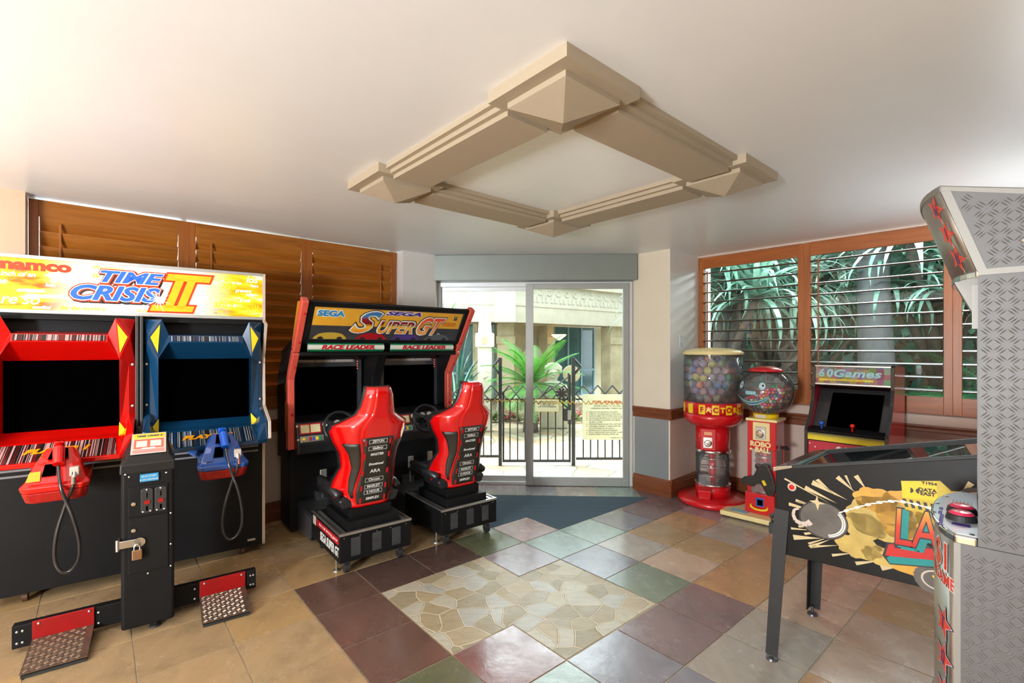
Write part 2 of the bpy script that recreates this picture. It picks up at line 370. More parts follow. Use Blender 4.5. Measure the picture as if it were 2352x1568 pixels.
# entrance carpet let into the floor
def carpet():
    m, t, b = nt('ribbed_carpet'); v = coords(t, (1, 1, 1))
    wv = t.nodes.new('ShaderNodeTexWave'); wv.bands_direction = 'Y'; wv.inputs['Scale'].default_value = 22; wv.inputs['Distortion'].default_value = 1.5; wv.inputs['Detail Scale'].default_value = 9
    t.links.new(v, wv.inputs['Vector'])
    t.links.new(ramp(t, wv.outputs['Fac'], [(.2, srgb(44, 60, 72)), (.8, srgb(84, 104, 118))]), b.inputs['Base Color']); b.inputs['Roughness'].default_value = .95
    bump(t, b, wv.outputs['Fac'], .6, .004); return m
cp = [gp(3.015, -4.0), gp(3.015, -1.015), gp(4.015, -1.015), gp(4.015, -.015), gp(9, -.015), gp(9, -4)]
cpl = MB()
for poly in ([gp(3.015, -4.2), gp(3.015, -1.015), gp(4.015, -1.015), gp(9, -1.015), gp(9, -4.2)], [gp(4.015, -1.015), gp(4.015, -.015), gp(9.5, -.015), gp(9.5, -1.015)]):
    q = clip_poly(poly, [lambda p: DOORROW(p)-.004]); cpl.prism('z', [tuple(p) for p in q], -.02, -.001)
cpo = build('entrance_mat', cpl, carpet()); tag(cpo, 'dark blue-grey ribbed entrance carpet let into the floor before the door', 'mat')
# ---- walls ------------------------------------------------------
def wallbox(name, p, d, length, z0, z1, m, th=.10, parent=None):
    """a wall slab: face on the line p + d*t seen from the room, body behind it"""
    a = atan2(d.y, d.x); o = build(name, MB().box(0, length, 0, th, z0, z1), m, parent, (p.x, p.y, 0), (0, 0, a))
    if parent is None: tag(o, kind='structure')
    return o
ceil_out = [p.copy() for p in outline]
cl = MB().prism('z', [tuple(p) for p in [WL+NA*.4-A*.4, W0+NA*.4+A*.2, Vector((-.9, 5.62)), Vector((1.4, 5.56)), R0+NB*.4-B*.2, WR+NB*.4, Vector((2.6, -4.5)), Vector((-4.6, -3.5))]], CH, CH+.12)
tag(build('ceiling', cl, M['ceil']), kind='structure')
wallbox('wall_left', W0-A*2.76, A, 2.76, 0, .99, M['wallp'], .25)
wl2 = wallbox('wall_left_pilaster', W0-A*6.2-NA*.11, A, 6.2-2.765, 0, CH, M['wallL'], .35)
pl = MB().prism('z', [tuple(p) for p in [W0, P1, P2, Vector((-.835, 5.50)), Vector((-1.0, 5.62)), W0+NA*.3]], 0, CH)
tag(build('wall_left_pillar', pl, M['wallw']), kind='structure')
pr = build('wall_right_pillar', MB().prism('z', [tuple(p) for p in [Q1, Q2, Vector((1.33, 5.46)), Vector((1.6, 5.66)), R0+NB*.3, R0]], 0, CH), M['wallc'])
tag(pr, kind='structure')
# the side of the pillar is painted a paler grey above the rail and pink-beige below: thin paint skins
dA = (R0-Q1); LA = dA.length; dA.normalize(); aA = atan2(dA.y, dA.x)
build('grey_paint', MB().box(.002, LA, -.003, 0, .9, CH), M['wallw'], pr, (Q1.x, Q1.y, 0), (0, 0, aA))
build('beige_paint', MB().box(.002, LA, -.003, 0, .1, .9), M['wallp'], pr, (Q1.x, Q1.y, 0), (0, 0, aA))
dB = (Q1-Q2); LB = dB.length; dB.normalize(); aB = atan2(dB.y, dB.x)
build('steel_panel', MB().box(.012, LB-.012, -.006, 0, .165, .80), M['steel'], pr, (Q2.x, Q2.y, 0), (0, 0, aB))
wallbox('wall_right', R0, B, 7.2, 0, .99, M['wallp'], .25)
wallbox('wall_right_top', R0, B, 3.3, 2.52, CH, M['wallp'], .12)
wallbox('wall_right_far_end', R0+B*3.3, B, 3.9, .99, CH, M['wallp'], .25)
bk = [WR, Vector((2.4, -4.2)), Vector((-4.2, -3.2)), WL]
for k in range(3):
    d = bk[k+1]-bk[k]; Ln = d.length; d.normalize(); wallbox('wall_back', bk[k]-d*.15, d, Ln+.3, 0, CH, M['wallc'], .15)
# skirting and dado rail
def moulding(name, p, d, length, prof, m):
    a = atan2(d.y, d.x); o = build(name, MB().prism('x', prof, 0, length), m, None, (p.x, p.y, 0), (0, 0, a)); tag(o, kind='structure'); return o
SK = [(0, 0), (-.024, 0), (-.024, .125), (-.018, .131), (-.018, .147), (-.012, .152), (-.012, .162), (-.006, .172), (0, .172)]
DR = [(0, .79), (-.020, .79), (-.020, .845), (-.030, .850), (-.030, .868), (-.024, .876), (-.034, .888), (-.034, .9), (0, .9)]
for nm, pf in (('baseboard', SK), ('trim', DR)):
    moulding(nm+('_left' if nm == 'baseboard' else '_1'), W0-A*2.74, A, 2.74, pf, M['rail'])
    moulding(nm+('_pillar_front' if nm == 'baseboard' else '_2'), Q2, dB, LB+.03, pf, M['rail'])
    moulding(nm+('_pillar_side' if nm == 'baseboard' else '_3'), Q1-dA*.03, dA, LA, pf, M['rail'])
    moulding(nm+('_right' if nm == 'baseboard' else '_4'), R0, B, 7.0, pf, M['rail'])
# ---- shutters ----------------------------------------------------
def shutter(root, x0, x1, xo0, xo1, z0, z1, zo0, zo1, closed, mh, mv, ms, rod, n):
    fr = MB(); fr.box(x0, xo0, 0, .035, z0, z1); fr.box(xo1, x1, 0, .035, z0, z1); fr2 = MB().box(xo0, xo1, 0, .035, zo1, z1); fr2.box(xo0, xo1, 0, .035, z0, zo0)
    build('stile', fr, mv, root, bevel=.002); build('shutter_rail', fr2, mh, root, bevel=.002)
    st = (zo1-zo0)/n
    for k in range(n):
        zc = zo0+st*(k+.5); h = .056 if closed else .054; th = .0065 if closed else .0085
        prof = [(h*cos(q), th*sin(q)) for q in [pi*2*i/12 for i in range(12)]]
        a = radians(69 if closed else 6)
        prof = [(y*cos(a)+z*sin(a)*1 + .0175, zc-y*sin(a)+z*cos(a)) if closed else (y*cos(a)-z*sin(a)+.0175, zc+y*sin(a)+z*cos(a)) for y, z in prof]
        g2 = .003; build('louvre', MB().prism('x', prof, xo0+g2, xo1-g2), ms, root, smooth=False)
    yr = -.052 if not closed else -.010
    build('tilt_rod', MB().box(rod-.006, rod+.006, yr, yr+.012, zo0+.05, zo1-.04), mv, root, bevel=.002)
def window(name, o, a, z0, z1, x0, x1, panels, closed, mh, mv, ms, n):
    root = bpy.data.objects.new(name, None); C.objects.link(root); root.location = (o.x, o.y, 0); root.rotation_euler = (0, 0, a); root['kind'] = 'structure'
    for p in panels: shutter(root, *p[:4], z0, z1, p[4], p[5], closed, mh, mv, ms, p[6], n)
    gf = MB()
    for xx in [x0]+[p[1]-.02 for p in panels]: gf.box(xx, xx+.03, .11, .16, z0, z1)
    build('glazing_bar', gf, M['alu'], root); build('glass', MB().box(x0, x1, .13, .136, z0, z1), M['glass'], root)
    build('sill', MB().box(x0, x1, .0, .25, z0-.012, z0), mh, root)
    return root
window('window_1', W0, aL, .99, 2.53, -2.76, 0, [(-2.755, -1.865, -2.706, -1.923, 1.10, 2.42, -2.60), (-1.865, -.938, -1.807, -.985, 1.10, 2.42, -1.70), (-.938, -.012, -.886, -.07, 1.10, 2.42, -.20)], True, M['woodL'], M['woodLv'], M['woodL'], 13)
window('window_2', R0, aR, .99, 2.53, 0, 3.3, [(.008, 1.047, .062, .995, 1.13, 2.40, .126), (1.047, 2.099, 1.106, 2.045, 1.13, 2.40, 1.181), (2.099, 3.25, 2.154, 3.19, 1.13, 2.40, 2.25)], False, M['woodR'], M['woodRv'], M['slat'], 12)
# ---- the sliding door ---------------------------------------------
dd = Vector((1, -.04)).normalized(); D0 = Vector((-.835, 5.37+.04*1.535)); aD = atan2(dd.y, dd.x)
dr = bpy.data.objects.new('door_1', None); C.objects.link(dr); dr.location = (D0.x, D0.y, 0); dr.rotation_euler = (0, 0, aD); dr['kind'] = 'structure'
build('door_header', MB().box(-.02, 2.19, -.17, .05, 2.262, 2.543), mat('grey_green_aluminium', (.24, .27, .25), .42, .3, var=.03), dr, bevel=.006)
fr = MB(); fr.box(0, .035, -.03, .05, 0, 2.262); fr.box(2.13, 2.165, -.03, .05, 0, 2.262); fr.box(.035, 2.13, -.03, .05, 2.21, 2.262); fr.box(.035, 2.13, -.02, .06, 0, .035)
build('door_frame', fr, M['aluw'], dr, bevel=.003)
fx = MB(); fx.box(.035, .06, .02, .05, .035, 2.21); fx.box(1.0, 1.06, .02, .05, .035, 2.21); fx.box(.06, 1.0, .02, .05, .035, .09); fx.box(.06, 1.0, .02, .05, 2.17, 2.21)
build('fixed_frame', fx, M['aluw'], dr); build('glass', MB().box(.06, 1.0, .032, .038, .09, 2.17), M['glass'], dr)
lf = MB(); lf.box(.99, 1.075, -.055, -.015, .004, 2.24); lf.box(2.06, 2.125, -.055, -.015, .004, 2.24); lf.box(1.075, 2.06, -.055, -.015, 2.18, 2.24); lf.box(1.075, 2.06, -.055, -.015, .004, .098)
leaf = build('sliding_leaf', lf, M['alu'], dr, bevel=.003); build('glass', MB().box(1.075, 2.06, -.038, -.032, .098, 2.18), M['glass'], leaf)
def zigzag(x0, x1, z, h, n, y, m, parent, name='zigzag_tape'):
    mb = MB(); s = (x1-x0)/n
    for k in range(n):
        a = (x0+s*k, z+(h if k % 2 else 0)); b = (x0+s*(k+1), z+(0 if k % 2 else h)); t = .008
        mb.add([(a[0], y, a[1]-t), (b[0], y, b[1]-t), (b[0], y, b[1]+t), (a[0], y, a[1]+t)], [(0, 1, 2, 3)])
    return build(name, mb, m, parent, solid=.001)
M['goldtape'] = mat('gold_tape', srgb(214, 176, 70), .5)
zigzag(1.075, 2.06, .905, .035, 34, -.040, M['goldtape'], leaf); zigzag(.06, 1.0, .915, .035, 34, .030, M['goldtape'], dr)
# ---- plaster frame on the ceiling -----------------------------------
cf = thing('ceiling_frame', 'taupe square plaster frame with pyramid corner blocks on the white ceiling', 'ceiling moulding', (.1816, 1.594, CH), radians(41.3))
S = 1.80
bm_ = MB()
for ax in (0, 1):
    for side in (0, 1):
        def bx(a0, a1, d0, d1):
            # a: offset across the beam measured inward from the outer edge of the frame, d: drop
            lo, hi = (a0, a1) if side == 0 else (S-a1, S-a0)
            if ax == 0: bm_.box(lo, hi, .41, S-.41, -d1, -d0)
            else: bm_.box(.41, S-.41, lo, hi, -d1, -d0)
        bx(.045, .375, 0, .024); bx(.07, .35, .024, .046); bx(.095, .325, .046, .068)
build('beam', bm_, M['plaster'], cf)
for cx in (0, 1):
    for cy in (0, 1):
        x0, y0 = cx*(S-.42), cy*(S-.42); mb = MB()
        mb.box(x0, x0+.42, y0, y0+.42, -.048, 0); mb.box(x0+.055, x0+.365, y0+.055, y0+.365, -.07, -.048)
        mb.add([(x0+.055, y0+.055, -.07), (x0+.365, y0+.055, -.07), (x0+.365, y0+.365, -.07), (x0+.055, y0+.365, -.07), (x0+.21, y0+.21, -.135)], [(0, 1, 4), (1, 2, 4), (2, 3, 4), (3, 0, 4)])
        build('corner_block', mb, M['plaster'], cf)
# notice on the pillar
nq = Q1+dA*.24; npz = build('paper_notice', MB().box(-.045, .045, -.006, -.0032, 1.53, 1.67), M['white'], None, (nq.x+.0, nq.y, 0), (0, 0, aA))
tag(npz, 'small white paper notice with faint blue print, taped to the pale pillar', 'notice')
M['bluei'] = mat('pale_blue_ink', srgb(120, 160, 205), .6)
rows = MB(); random.seed(2)
for k in range(8):
    ww = random.uniform(.022, .036); z = 1.655-k*.015-(.01 if k > 3 else 0); rows.box(-ww, ww, -.0066, -.006, z-.003, z+.002)
build('print', rows, M['bluei'], npz)
# ================================================================= TWIN SHOOTING CABINET
M['red'] = mat('glossy_red_plastic', srgb(214, 14, 8), .22, var=.04, coat=.6)
M['blue'] = mat('glossy_navy_plastic', srgb(18, 66, 104), .24, var=.06, coat=.6)
M['blue2'] = mat('bright_blue_plastic', srgb(36, 92, 184), .25, var=.05, coat=.6)
M['blue3'] = mat('gun_blue', srgb(10, 88, 200), .2, coat=.6)
M['yel'] = mat('yellow_plastic', srgb(244, 212, 40), .3, var=.08, scale=14)
M['tmold'] = mat('cream_edge_trim', srgb(206, 190, 176), .4)
M['redm'] = mat('worn_red_paint', srgb(150, 8, 10), .4, var=.15, scale=14)
M['redb'] = mat('worn_red_rim', srgb(168, 20, 16), .4, var=.35, scale=22)
M['cable'] = mat('glossy_black_hose', (.02, .02, .022), .12, coat=.8)
M['skyst'] = mat('blue_sticker', srgb(48, 140, 190), .5)
M['orange'] = mat('orange_print', srgb(250, 168, 20), .4)
M['treadb'] = mat('worn_bar_tops', srgb(176, 158, 140), .35, .9, var=.1); M['treadm'] = mat('worn_tread_metal', srgb(140, 118, 102), .42, .85, var=.2, scale=20)
M['stR'] = stripes('red_barcode_stripes', [(.02,.02,.02), srgb(120, 16, 16), (.015,.015,.015), srgb(210, 160, 160), (.02,.015,.015), srgb(150,20,20), (.02,.02,.02)], 34)
M['stB'] = stripes('blue_barcode_stripes', [(.02,.02,.02), srgb(20, 50, 90), (.015,.015,.018), srgb(150, 170, 190), (.02,.02,.02), srgb(20,60,110), (.02,.02,.02)], 34)
def marquee_mat():
    m, t, b = nt('lit_orange_marquee'); L = t.links; tc = t.nodes.new('ShaderNodeTexCoord')
    f = noise(t, coords(t, (1.2, 1, 5)), 2.6, 5, .6)
    col = ramp(t, f, [(.36, srgb(236, 96, 6)), (.46, srgb(250, 176, 8)), (.56, srgb(250, 204, 40)), (.66, (1, 1, .95))])
    # the background print turns from orange to white round the logo
    sp = t.nodes.new('ShaderNodeSeparateXYZ'); L.new(tc.outputs['Object'], sp.inputs[0])
    a = t.nodes.new('ShaderNodeMath'); a.operation = 'SUBTRACT'; a.inputs[1].default_value = .03; L.new(sp.outputs[0], a.inputs[0])
    a2 = t.nodes.new('ShaderNodeMath'); a2.operation = 'ABSOLUTE'; L.new(a.outputs[0], a2.inputs[0])
    mr = t.nodes.new('ShaderNodeMapRange'); mr.inputs[1].default_value = .22; mr.inputs[2].default_value = .50; mr.inputs[3].default_value = 1; mr.inputs[4].default_value = 0
    L.new(a2.outputs[0], mr.inputs[0])
    mx = t.nodes.new('ShaderNodeMix'); mx.data_type = 'RGBA'; L.new(mr.outputs[0], mx.inputs[0]); L.new(col, mx.inputs[6]); mx.inputs[7].default_value = (1, .98, .86, 1)
    L.new(mx.outputs[2], b.inputs['Base Color']); L.new(mx.outputs[2], b.inputs['Emission Color']); b.inputs['Emission Strength'].default_value = .36
    b.inputs['Roughness'].default_value = .3; return m
M['marq'] = marquee_mat()
def lit(name, col, e=.5): return mat(name, col, .4, var=.02, emit=e)
M['lblue'] = mat('lit_blue_ink', srgb(36, 92, 226), .4, var=.25, scale=12, emit=.5, ecol=srgb(36, 92, 226)); M['lred'] = lit('lit_red_ink', srgb(226, 52, 12)); M['lor'] = mat('lit_amber_ink', srgb(244, 160, 20), .4, var=.25, scale=9, emit=.5, ecol=srgb(250, 170, 20))
M['lwhite'] = lit('lit_white_ink', (1, .98, .88), .6); M['ldark'] = mat('dark_ink', (.03, .02, .02), .5); M['lyel'] = lit('lit_yellow_ink', srgb(252, 196, 24), .5)
tc = thing('twin_shooting_game', 'large twin arcade cabinet with lit orange marquee, one red and one blue screen surround', 'arcade machine', (-2.466, 3.191, 0), radians(35.5))
HW = .745
body = MB(); body.box(-HW+.018, HW-.018, 0, .28, .06, .84); body.box(-HW+.018, HW-.018, .07, .28, .84, 1.74); body.box(-HW+.018, HW-.018, 0, .07, 1.70, 1.745)
build('cabinet_body', body, M['black'], tc, bevel=.003)
prof = [(0, .06), (0, .84), (-.03, .865), (-.27, .895), (-.26, 1.01), (-.02, 1.10), (0, 1.465), (-.11, 1.70), (-.015, 1.73), (-.015, 2.08), (.28, 2.08), (.28, .06)]
for x0, x1 in ((-HW, -HW+.018), (HW-.018, HW)):
    build('side_panel', MB().prism('x', prof, x0, x1), M['black'], tc)
for xs in (-HW+.009, HW-.009):
    tm_ = MB(); pf = prof[:10]
    for k in range(len(pf)-1):
        a, b2 = Vector((pf[k][0], pf[k][1])), Vector((pf[k+1][0], pf[k+1][1])); d = (b2-a).normalized(); n_ = Vector((-d.y, d.x))*.006
        tm_.prism('x', [tuple(a+n_), tuple(b2+n_), tuple(b2-n_), tuple(a-n_)], xs-.010, xs+.010)
    build('edge_trim', tm_, M['tmold'], tc, bevel=.002)
# marquee
mq = build('marquee', MB().box(-HW+.02, HW-.02, -.012, .05, 1.755, 2.062), M['marq'], tc)
fr = MB()
for z0, z1 in ((1.735, 1.757), (2.06, 2.082)): fr.box(-HW+.018, HW-.018, -.024, .06, z0, z1)
build('marquee_frame', fr, M['steel'], tc, bevel=.003)
build('top_panel', MB().box(-HW+.018, HW-.018, .06, .28, 1.745, 2.075), M['black'], tc)
my = -.0125
def mw(s, size, m, x, z, **k): return word(s, size, m, mq, T(x, my-k.pop('dy', 0), z) @ FRONT, **k)
mw('namco', .075, M['lred'], -.49, 2.015, off=.004, fit=(.31, .05))
for s, sz, x, z, mm in [('enemy', .06, -.36, 1.945, 'lwhite'), ('inch of an', .04, -.57, 1.965, 'lwhite'), ('enemies!', .034, -.52, 1.872, 'lwhite'), ('time', .05, -.66, 1.92, 'lwhite'), ('lost.', .03, -.43, 1.91, 'lwhite'),
        ('are so', .085, -.58, 1.815, 'lwhite'), ('another', .042, -.40, 1.845, 'lwhite'), ('for the world in', .036, -.28, 1.775, 'lyel'), ('satellite!', .026, -.47, 1.773, 'lwhite'), ('We have to', .034, -.16, 2.038, 'lyel'), ('is evil', .034, .02, 1.775, 'lyel'),
        ('2', .05, .49, 2.02, 'lyel'), ('to be', .03, .555, 2.0, 'lwhite'), ('los', .07, .655, 2.03, 'lwhite'), ('me', .07, .51, 1.975, 'lyel'), ('prevent', .034, .60, 1.945, 'lwhite'), ('military', .026, .655, 1.92, 'lwhite'),
        ('is evil', .032, .61, 1.875, 'lwhite'), ('shoot', .078, .50, 1.84, 'lyel'), ('ner', .034, .455, 1.79, 'lyel'), ('aill', .085, .65, 1.81, 'lyel'), ('There', .024, .67, 1.985, 'lwhite'), ('and', .026, -.12, 2.02, 'lyel'), ('ial', .05, -.22, 1.99, 'lyel')]:
    mw(s, sz, M[mm], x, z, shear=.25, off=.0006, sp=.95)
def logo(s, x, z, w, h, m):
    for dx, mm, o, d in ((.007, M['ldark'], .026, .0012), (0, M['lred'], .022, .003), (0, M['lwhite'], .008, .0045), (0, m, .0, .006)):
        mw(s, .1, mm, x+dx, z-dx, off=.004+o*.35, shear=.32, ext=.0006, dy=d, fit=(w+o, h+o))
logo('TIME', -.035, 1.985, .33, .075, M['lblue']); logo('CRISIS', -.115, 1.878, .45, .098, M['lblue'])
# the tall roman two: slanted slabs with serifs
def slab(y, o, m):
    mb = MB(); sh = .34
    def q(x0, x1, z0, z1):
        f = lambda x, z: (x+(z-1.9)*sh, y, z)
        mb.add([f(x0-o, z0-o), f(x1+o, z0-o), f(x1+o, z1+o), f(x0-o, z1+o)], [(0, 1, 2, 3)])
    q(.165, .212, 1.80, 2.0); q(.232, .280, 1.80, 2.0); q(.095, .33, 1.775, 1.815); q(.11, .36, 1.985, 2.03)
    return build('lettering', mb, m, mq, solid=.001)
slab(-.0205, .012, M['lred']); slab(-.0222, .0, M['lor'])
st = MB(); c0 = (.10, 1.85)                      # bullet burst over the letters
for k in range(14):
    a = k*2*pi/14+.1; r = .05+.02*(k % 3); st.add([(c0[0]+.004*cos(a+1.57), -.0235, c0[1]+.004*sin(a+1.57)), (c0[0]-.004*cos(a+1.57), -.0235, c0[1]-.004*sin(a+1.57)), (c0[0]+r*cos(a), -.0235, c0[1]+r*sin(a))], [(0, 1, 2)])
build('burst', st, M['lwhite'], mq, solid=.0006)
mw('TM', .016, M['ldark'], .425, 1.775)
build('paper_notice', MB().box(-.70, -.655, -.0145, -.0125, 1.775, 1.815), M['tmold'], mq)
# centre post between the players
cpst = MB(); cpst.box(-.020, -.003, -.09, .1, 1.02, 1.735); cpst.box(.003, .020, -.09, .1, 1.02, 1.735); cpst.box(-.016, .016, -.095, -.02, .90, 1.02)
build('centre_post', cpst, mat('charcoal_post', (.05, .05, .048), .4), tc, bevel=.003)
# screen surrounds
def surround(cx, m, nm, sm, txt, mir):
    s = build('screen_surround', MB(), m, tc); me = s.data
    H = .350
    V = {'a0': (H, -.03, 1.715), 'a1': (.255, -.115, 1.715), 'a2': (.215, -.085, 1.615), 'b': (.215, -.085, 1.612), 'c': (.215, -.112, 1.565),
         'k': (.325, -.105, 1.60), 's': (.272, -.09, 1.46), 'sc': (.272, .045, 1.45), 'sb': (.272, .045, 1.02), 'o1': (H, -.03, 1.60), 'o2': (H, -.02, 1.43), 'r2': (.318, -.045, 1.43), 'o3': (H, -.02, 1.10), 'r3': (.318, -.045, 1.10),
         'd': (.272, -.05, .985), 'e': (.272, -.10, .972), 'g': (H, -.25, 1.005), 'g0': (.31, -.26, .99), 'f': (.285, -.295, .885), 'h': (H, -.265, .89), 'h2': (H, -.25, .86), 'f2': (.285, -.285, .86), 'pk': (.30, -.14, 1.0)}
    half = [('a1', 'k', 's'), ('a0', 'a1', 'k', 'o1'), ('a1', 's', 'c', 'b', 'a2'), ('k', 's', 'r2'), ('o1', 'k', 'r2', 'o2'), ('c', 'sc', 's'), ('s', 'sc', 'sb', 'd'), ('r2', 's', 'd', 'r3'), ('o2', 'r2', 'r3', 'o3'),
            ('r3', 'd', 'pk'), ('o3', 'r3', 'pk', 'g0', 'g'), ('d', 'e', 'pk'), ('e', 'f', 'g0', 'pk'), ('g', 'g0', 'f', 'h'), ('h', 'f', 'f2', 'h2')]
    mb = MB()
    for sg in (1, -1):
        names = list(V); mb.add([(V[n][0]*sg+cx, V[n][1], V[n][2]) for n in names], [[names.index(n) for n in f] for f in half])
    def mid(p, q, y=None): mb.add([(-V[p][0]+cx, *V[p][1:]), (V[p][0]+cx, *V[p][1:]), (V[q][0]+cx, *V[q][1:]), (-V[q][0]+cx, *V[q][1:])], [(0, 1, 2, 3)])
    mid('b', 'c'); mid('c', 'sc'); mid('sb', 'd'); mid('d', 'e'); mid('e', 'f'); mid('f', 'f2')
    mb.add([(-V['b'][0]+cx, -.085, 1.612), (V['b'][0]+cx, -.085, 1.612), (V['b'][0]+cx, .06, 1.63), (-V['b'][0]+cx, .06, 1.63)], [(0, 1, 2, 3)])
    old = s; s = build('screen_surround', mb, m, tc, solid=.004, bevel=.006, seg=3, merge=True); bpy.data.objects.remove(old)
    s['label'] = nm
    # yellow flashes
    def tri(ps, k=.74, name='yellow_flash'):
        q = [Vector(p) for p in ps]; c = sum(q, Vector())/3; n_ = (q[1]-q[0]).cross(q[2]-q[0]).normalized()
        if n_.y > 0: n_ = -n_
        q = [c+(p-c)*k+n_*.006 for p in q]
        for sg in (1, -1): build(name, MB().poly([(p.x*sg+cx, p.y, p.z) for p in q]), M['yel'], s, solid=.002)
    tri([(.255, -.115, 1.715), (.325, -.105, 1.60), (.272, -.09, 1.46)]); tri([(.272, -.05, 1.06), (.318, -.14, 1.0), (.272, -.105, .965)], .85)
    # striped bar and shelf panel
    build('striped_bar', MB().add([(cx-.205, -.092, 1.608), (cx+.205, -.092, 1.608), (cx+.205, -.116, 1.573), (cx-.205, -.116, 1.573)], [(0, 1, 2, 3)]), sm, s, solid=.002)
    build('striped_panel', MB().add([(cx-.255, -.125, .966), (cx+.255, -.125, .966), (cx+.27, -.288, .893), (cx-.27, -.288, .893)], [(0, 1, 2, 3)]), sm, s, solid=.003)
    lm = T(cx, -.205, .935) @ Matrix.Rotation(radians(24), 4, 'X')
    word(txt, .062, M['orange'], s, lm, shear=.35, off=.004, fit=(.29, .05), ext=.001)
    for sx_ in (-1, 1):
        for zz in (1.66, 1.42, 1.15): build('screw', MB().lathe([(.008, 0), (.008, .004), (.001, .006)], 10, M=T(cx+sx_*.336, -.034, zz) @ FRONT), M['screw'], s)
    # black monitor
    build('screen', MB().box(cx-.285, cx+.285, .045, .06, 1.0, 1.47), M['screen'], s)
surround(-.372, M['red'], 'red moulded screen surround', M['stR'], 'PLAYER 1', 1)
surround(.372, M['blue'], 'dark blue moulded screen surround', M['stB'], 'PLAYER 2', -1)
rl = MB()
for z in (.80, .765): rl.box(-.70, .70, -.004, 0, z-.006, z+.006)
build('pale_stripe', rl, mat('pale_stripe', (.25, .25, .27), .5), tc)
build('maker_plate', MB().box(.63, .68, -.004, 0, .10, .115), M['steel'], tc)
for x in (-.55, .60): build('caster', MB().tube([(x-.012, .05, .03), (x+.012, .05, .03)], .03, 14), mat('brown_caster', (.10, .04, .02), .5), tc)
# gun holsters
def loft(rings, m_cap=True):
    n = len(rings[0]); mb = MB(); mb.v = [p for r in rings for p in r]
    mb.f = [[i*n+k, i*n+(k+1) % n, (i+1)*n+(k+1) % n, (i+1)*n+k] for i in range(len(rings)-1) for k in range(n)]+[list(range(n)), list(range(len(rings)*n-1, (len(rings)-1)*n-1, -1))]
    return mb
def holster(cx, m, mg, rimm, lab, mir):
    h = build('gun_holster', MB(), m, tc)
    def ring(w0, w1, y0, y1, z0, z1):
        # trapezoid outline: front edge (y0) half width w0, rear edge half width w1, with chamfered front corners
        return [(cx+mir*x, y, z0+(z1-z0)*(y-y0)/(y1-y0)) for x, y in [(-w0+.03, y0), (w0-.03, y0), (w0, y0+.03), (w1, y1), (-w1, y1), (-w0, y0+.03)]]
    bpy.data.objects.remove(h)
    rings = [ring(.137, .11, -.485, -.01, .755, .775), ring(.145, .12, -.495, -.015, .785, .80), ring(.125, .10, -.47, -.302, .80, .845), ring(.092, .078, -.43, -.305, .885, .93), ring(.065, .055, -.405, -.312, .905, .965)]
    h = build('gun_holster', loft(rings), m, tc, bevel=.007, seg=3); h['label'] = lab
    build('holster_rim', loft([ring(.122, .10, -.465, -.02, .695, .72), ring(.137, .11, -.485, -.01, .755, .775)]), rimm, h, bevel=.008)
    build('mounting_ear', MB().add([(cx-mir*.12, -.10, .85), (cx-mir*.185, -.004, .87), (cx-mir*.165, -.008, .79), (cx-mir*.13, -.16, .79)], [(0, 1, 2, 3)]), m, h, solid=.006)
    build('recess', MB().add([(cx-.055, -.4585, .832), (cx+.0, -.4585, .832), (cx+.0, -.4335, .892), (cx-.045, -.4335, .892)], [(0, 1, 2, 3)], T(0, -.006, .004)), M['screen'], h, solid=.002)
    build('recess', MB().add([(cx-.040, -.40, .912), (cx+.045, -.40, .912), (cx+.035, -.33, .956), (cx-.030, -.33, .956)], [(0, 1, 2, 3)], T(0, -.003, .003)), M['screen'], h, solid=.002)
    build('sticker', MB().add([(cx-.115, -.4665, .812), (cx-.06, -.4665, .812), (cx-.06, -.446, .86), (cx-.102, -.446, .86)], [(0, 1, 2, 3)], T(0, -.006, .003)), M['orange'] if m is M['red'] else M['blue2'], h, solid=.002)
    g = build('light_gun', MB().tube([(cx+.002, -.345, .985), (cx+.004, -.39, .968), (cx+.012, -.465, .895)], [.020, .026, .025], 14), mg, h, bevel=.004)
    build('gun_top', MB().box(cx-.022, cx+.022, -.36, -.315, .965, 1.005), mg, h, bevel=.006)
    build('connector', MB().box(cx+.058, cx+.098, -.485, -.445, .825, .875), M['tmold'], h, bevel=.005)
    build('plug', MB().tube([(cx+.078, -.475, .85), (cx+.078, -.50, .82), (cx+.078, -.505, .785)], .011, 10), M['chrome'], h)
    pts = [(cx+.012, -.47, .89), (cx+.03, -.515, .77), (cx+.075, -.525, .62), (cx+.10, -.50, .47), (cx+.095, -.47, .36), (cx+.06, -.45, .30), (cx+.02, -.45, .305), (cx-.005, -.45, .38), (cx+.005, -.47, .52), (cx+.04, -.49, .66), (cx+.078, -.503, .785)]
    out = []                                           # smooth the loop (catmull-rom)
    P_ = [Vector(p) for p in pts]; P_ = [P_[0]]+P_+[P_[-1]]
    for k in range(1, len(P_)-2):
        for q in range(6):
            t = q/6; p0, p1, p2, p3 = P_[k-1:k+3]; out.append(.5*((2*p1)+(p2-p0)*t+(2*p0-5*p1+4*p2-p3)*t*t+(3*p1-p0-3*p2+p3)*t**3))
    out.append(P_[-1]); build('gun_cable', MB().tube(out, .0085, 10), M['cable'], h, smooth=True)
holster(-.345, M['red'], M['red'], M['redb'], 'red gun holster with red light gun', 1)
holster(.440, M['blue2'], M['blue3'], M['redb'], 'blue gun holster with blue light gun', 1)
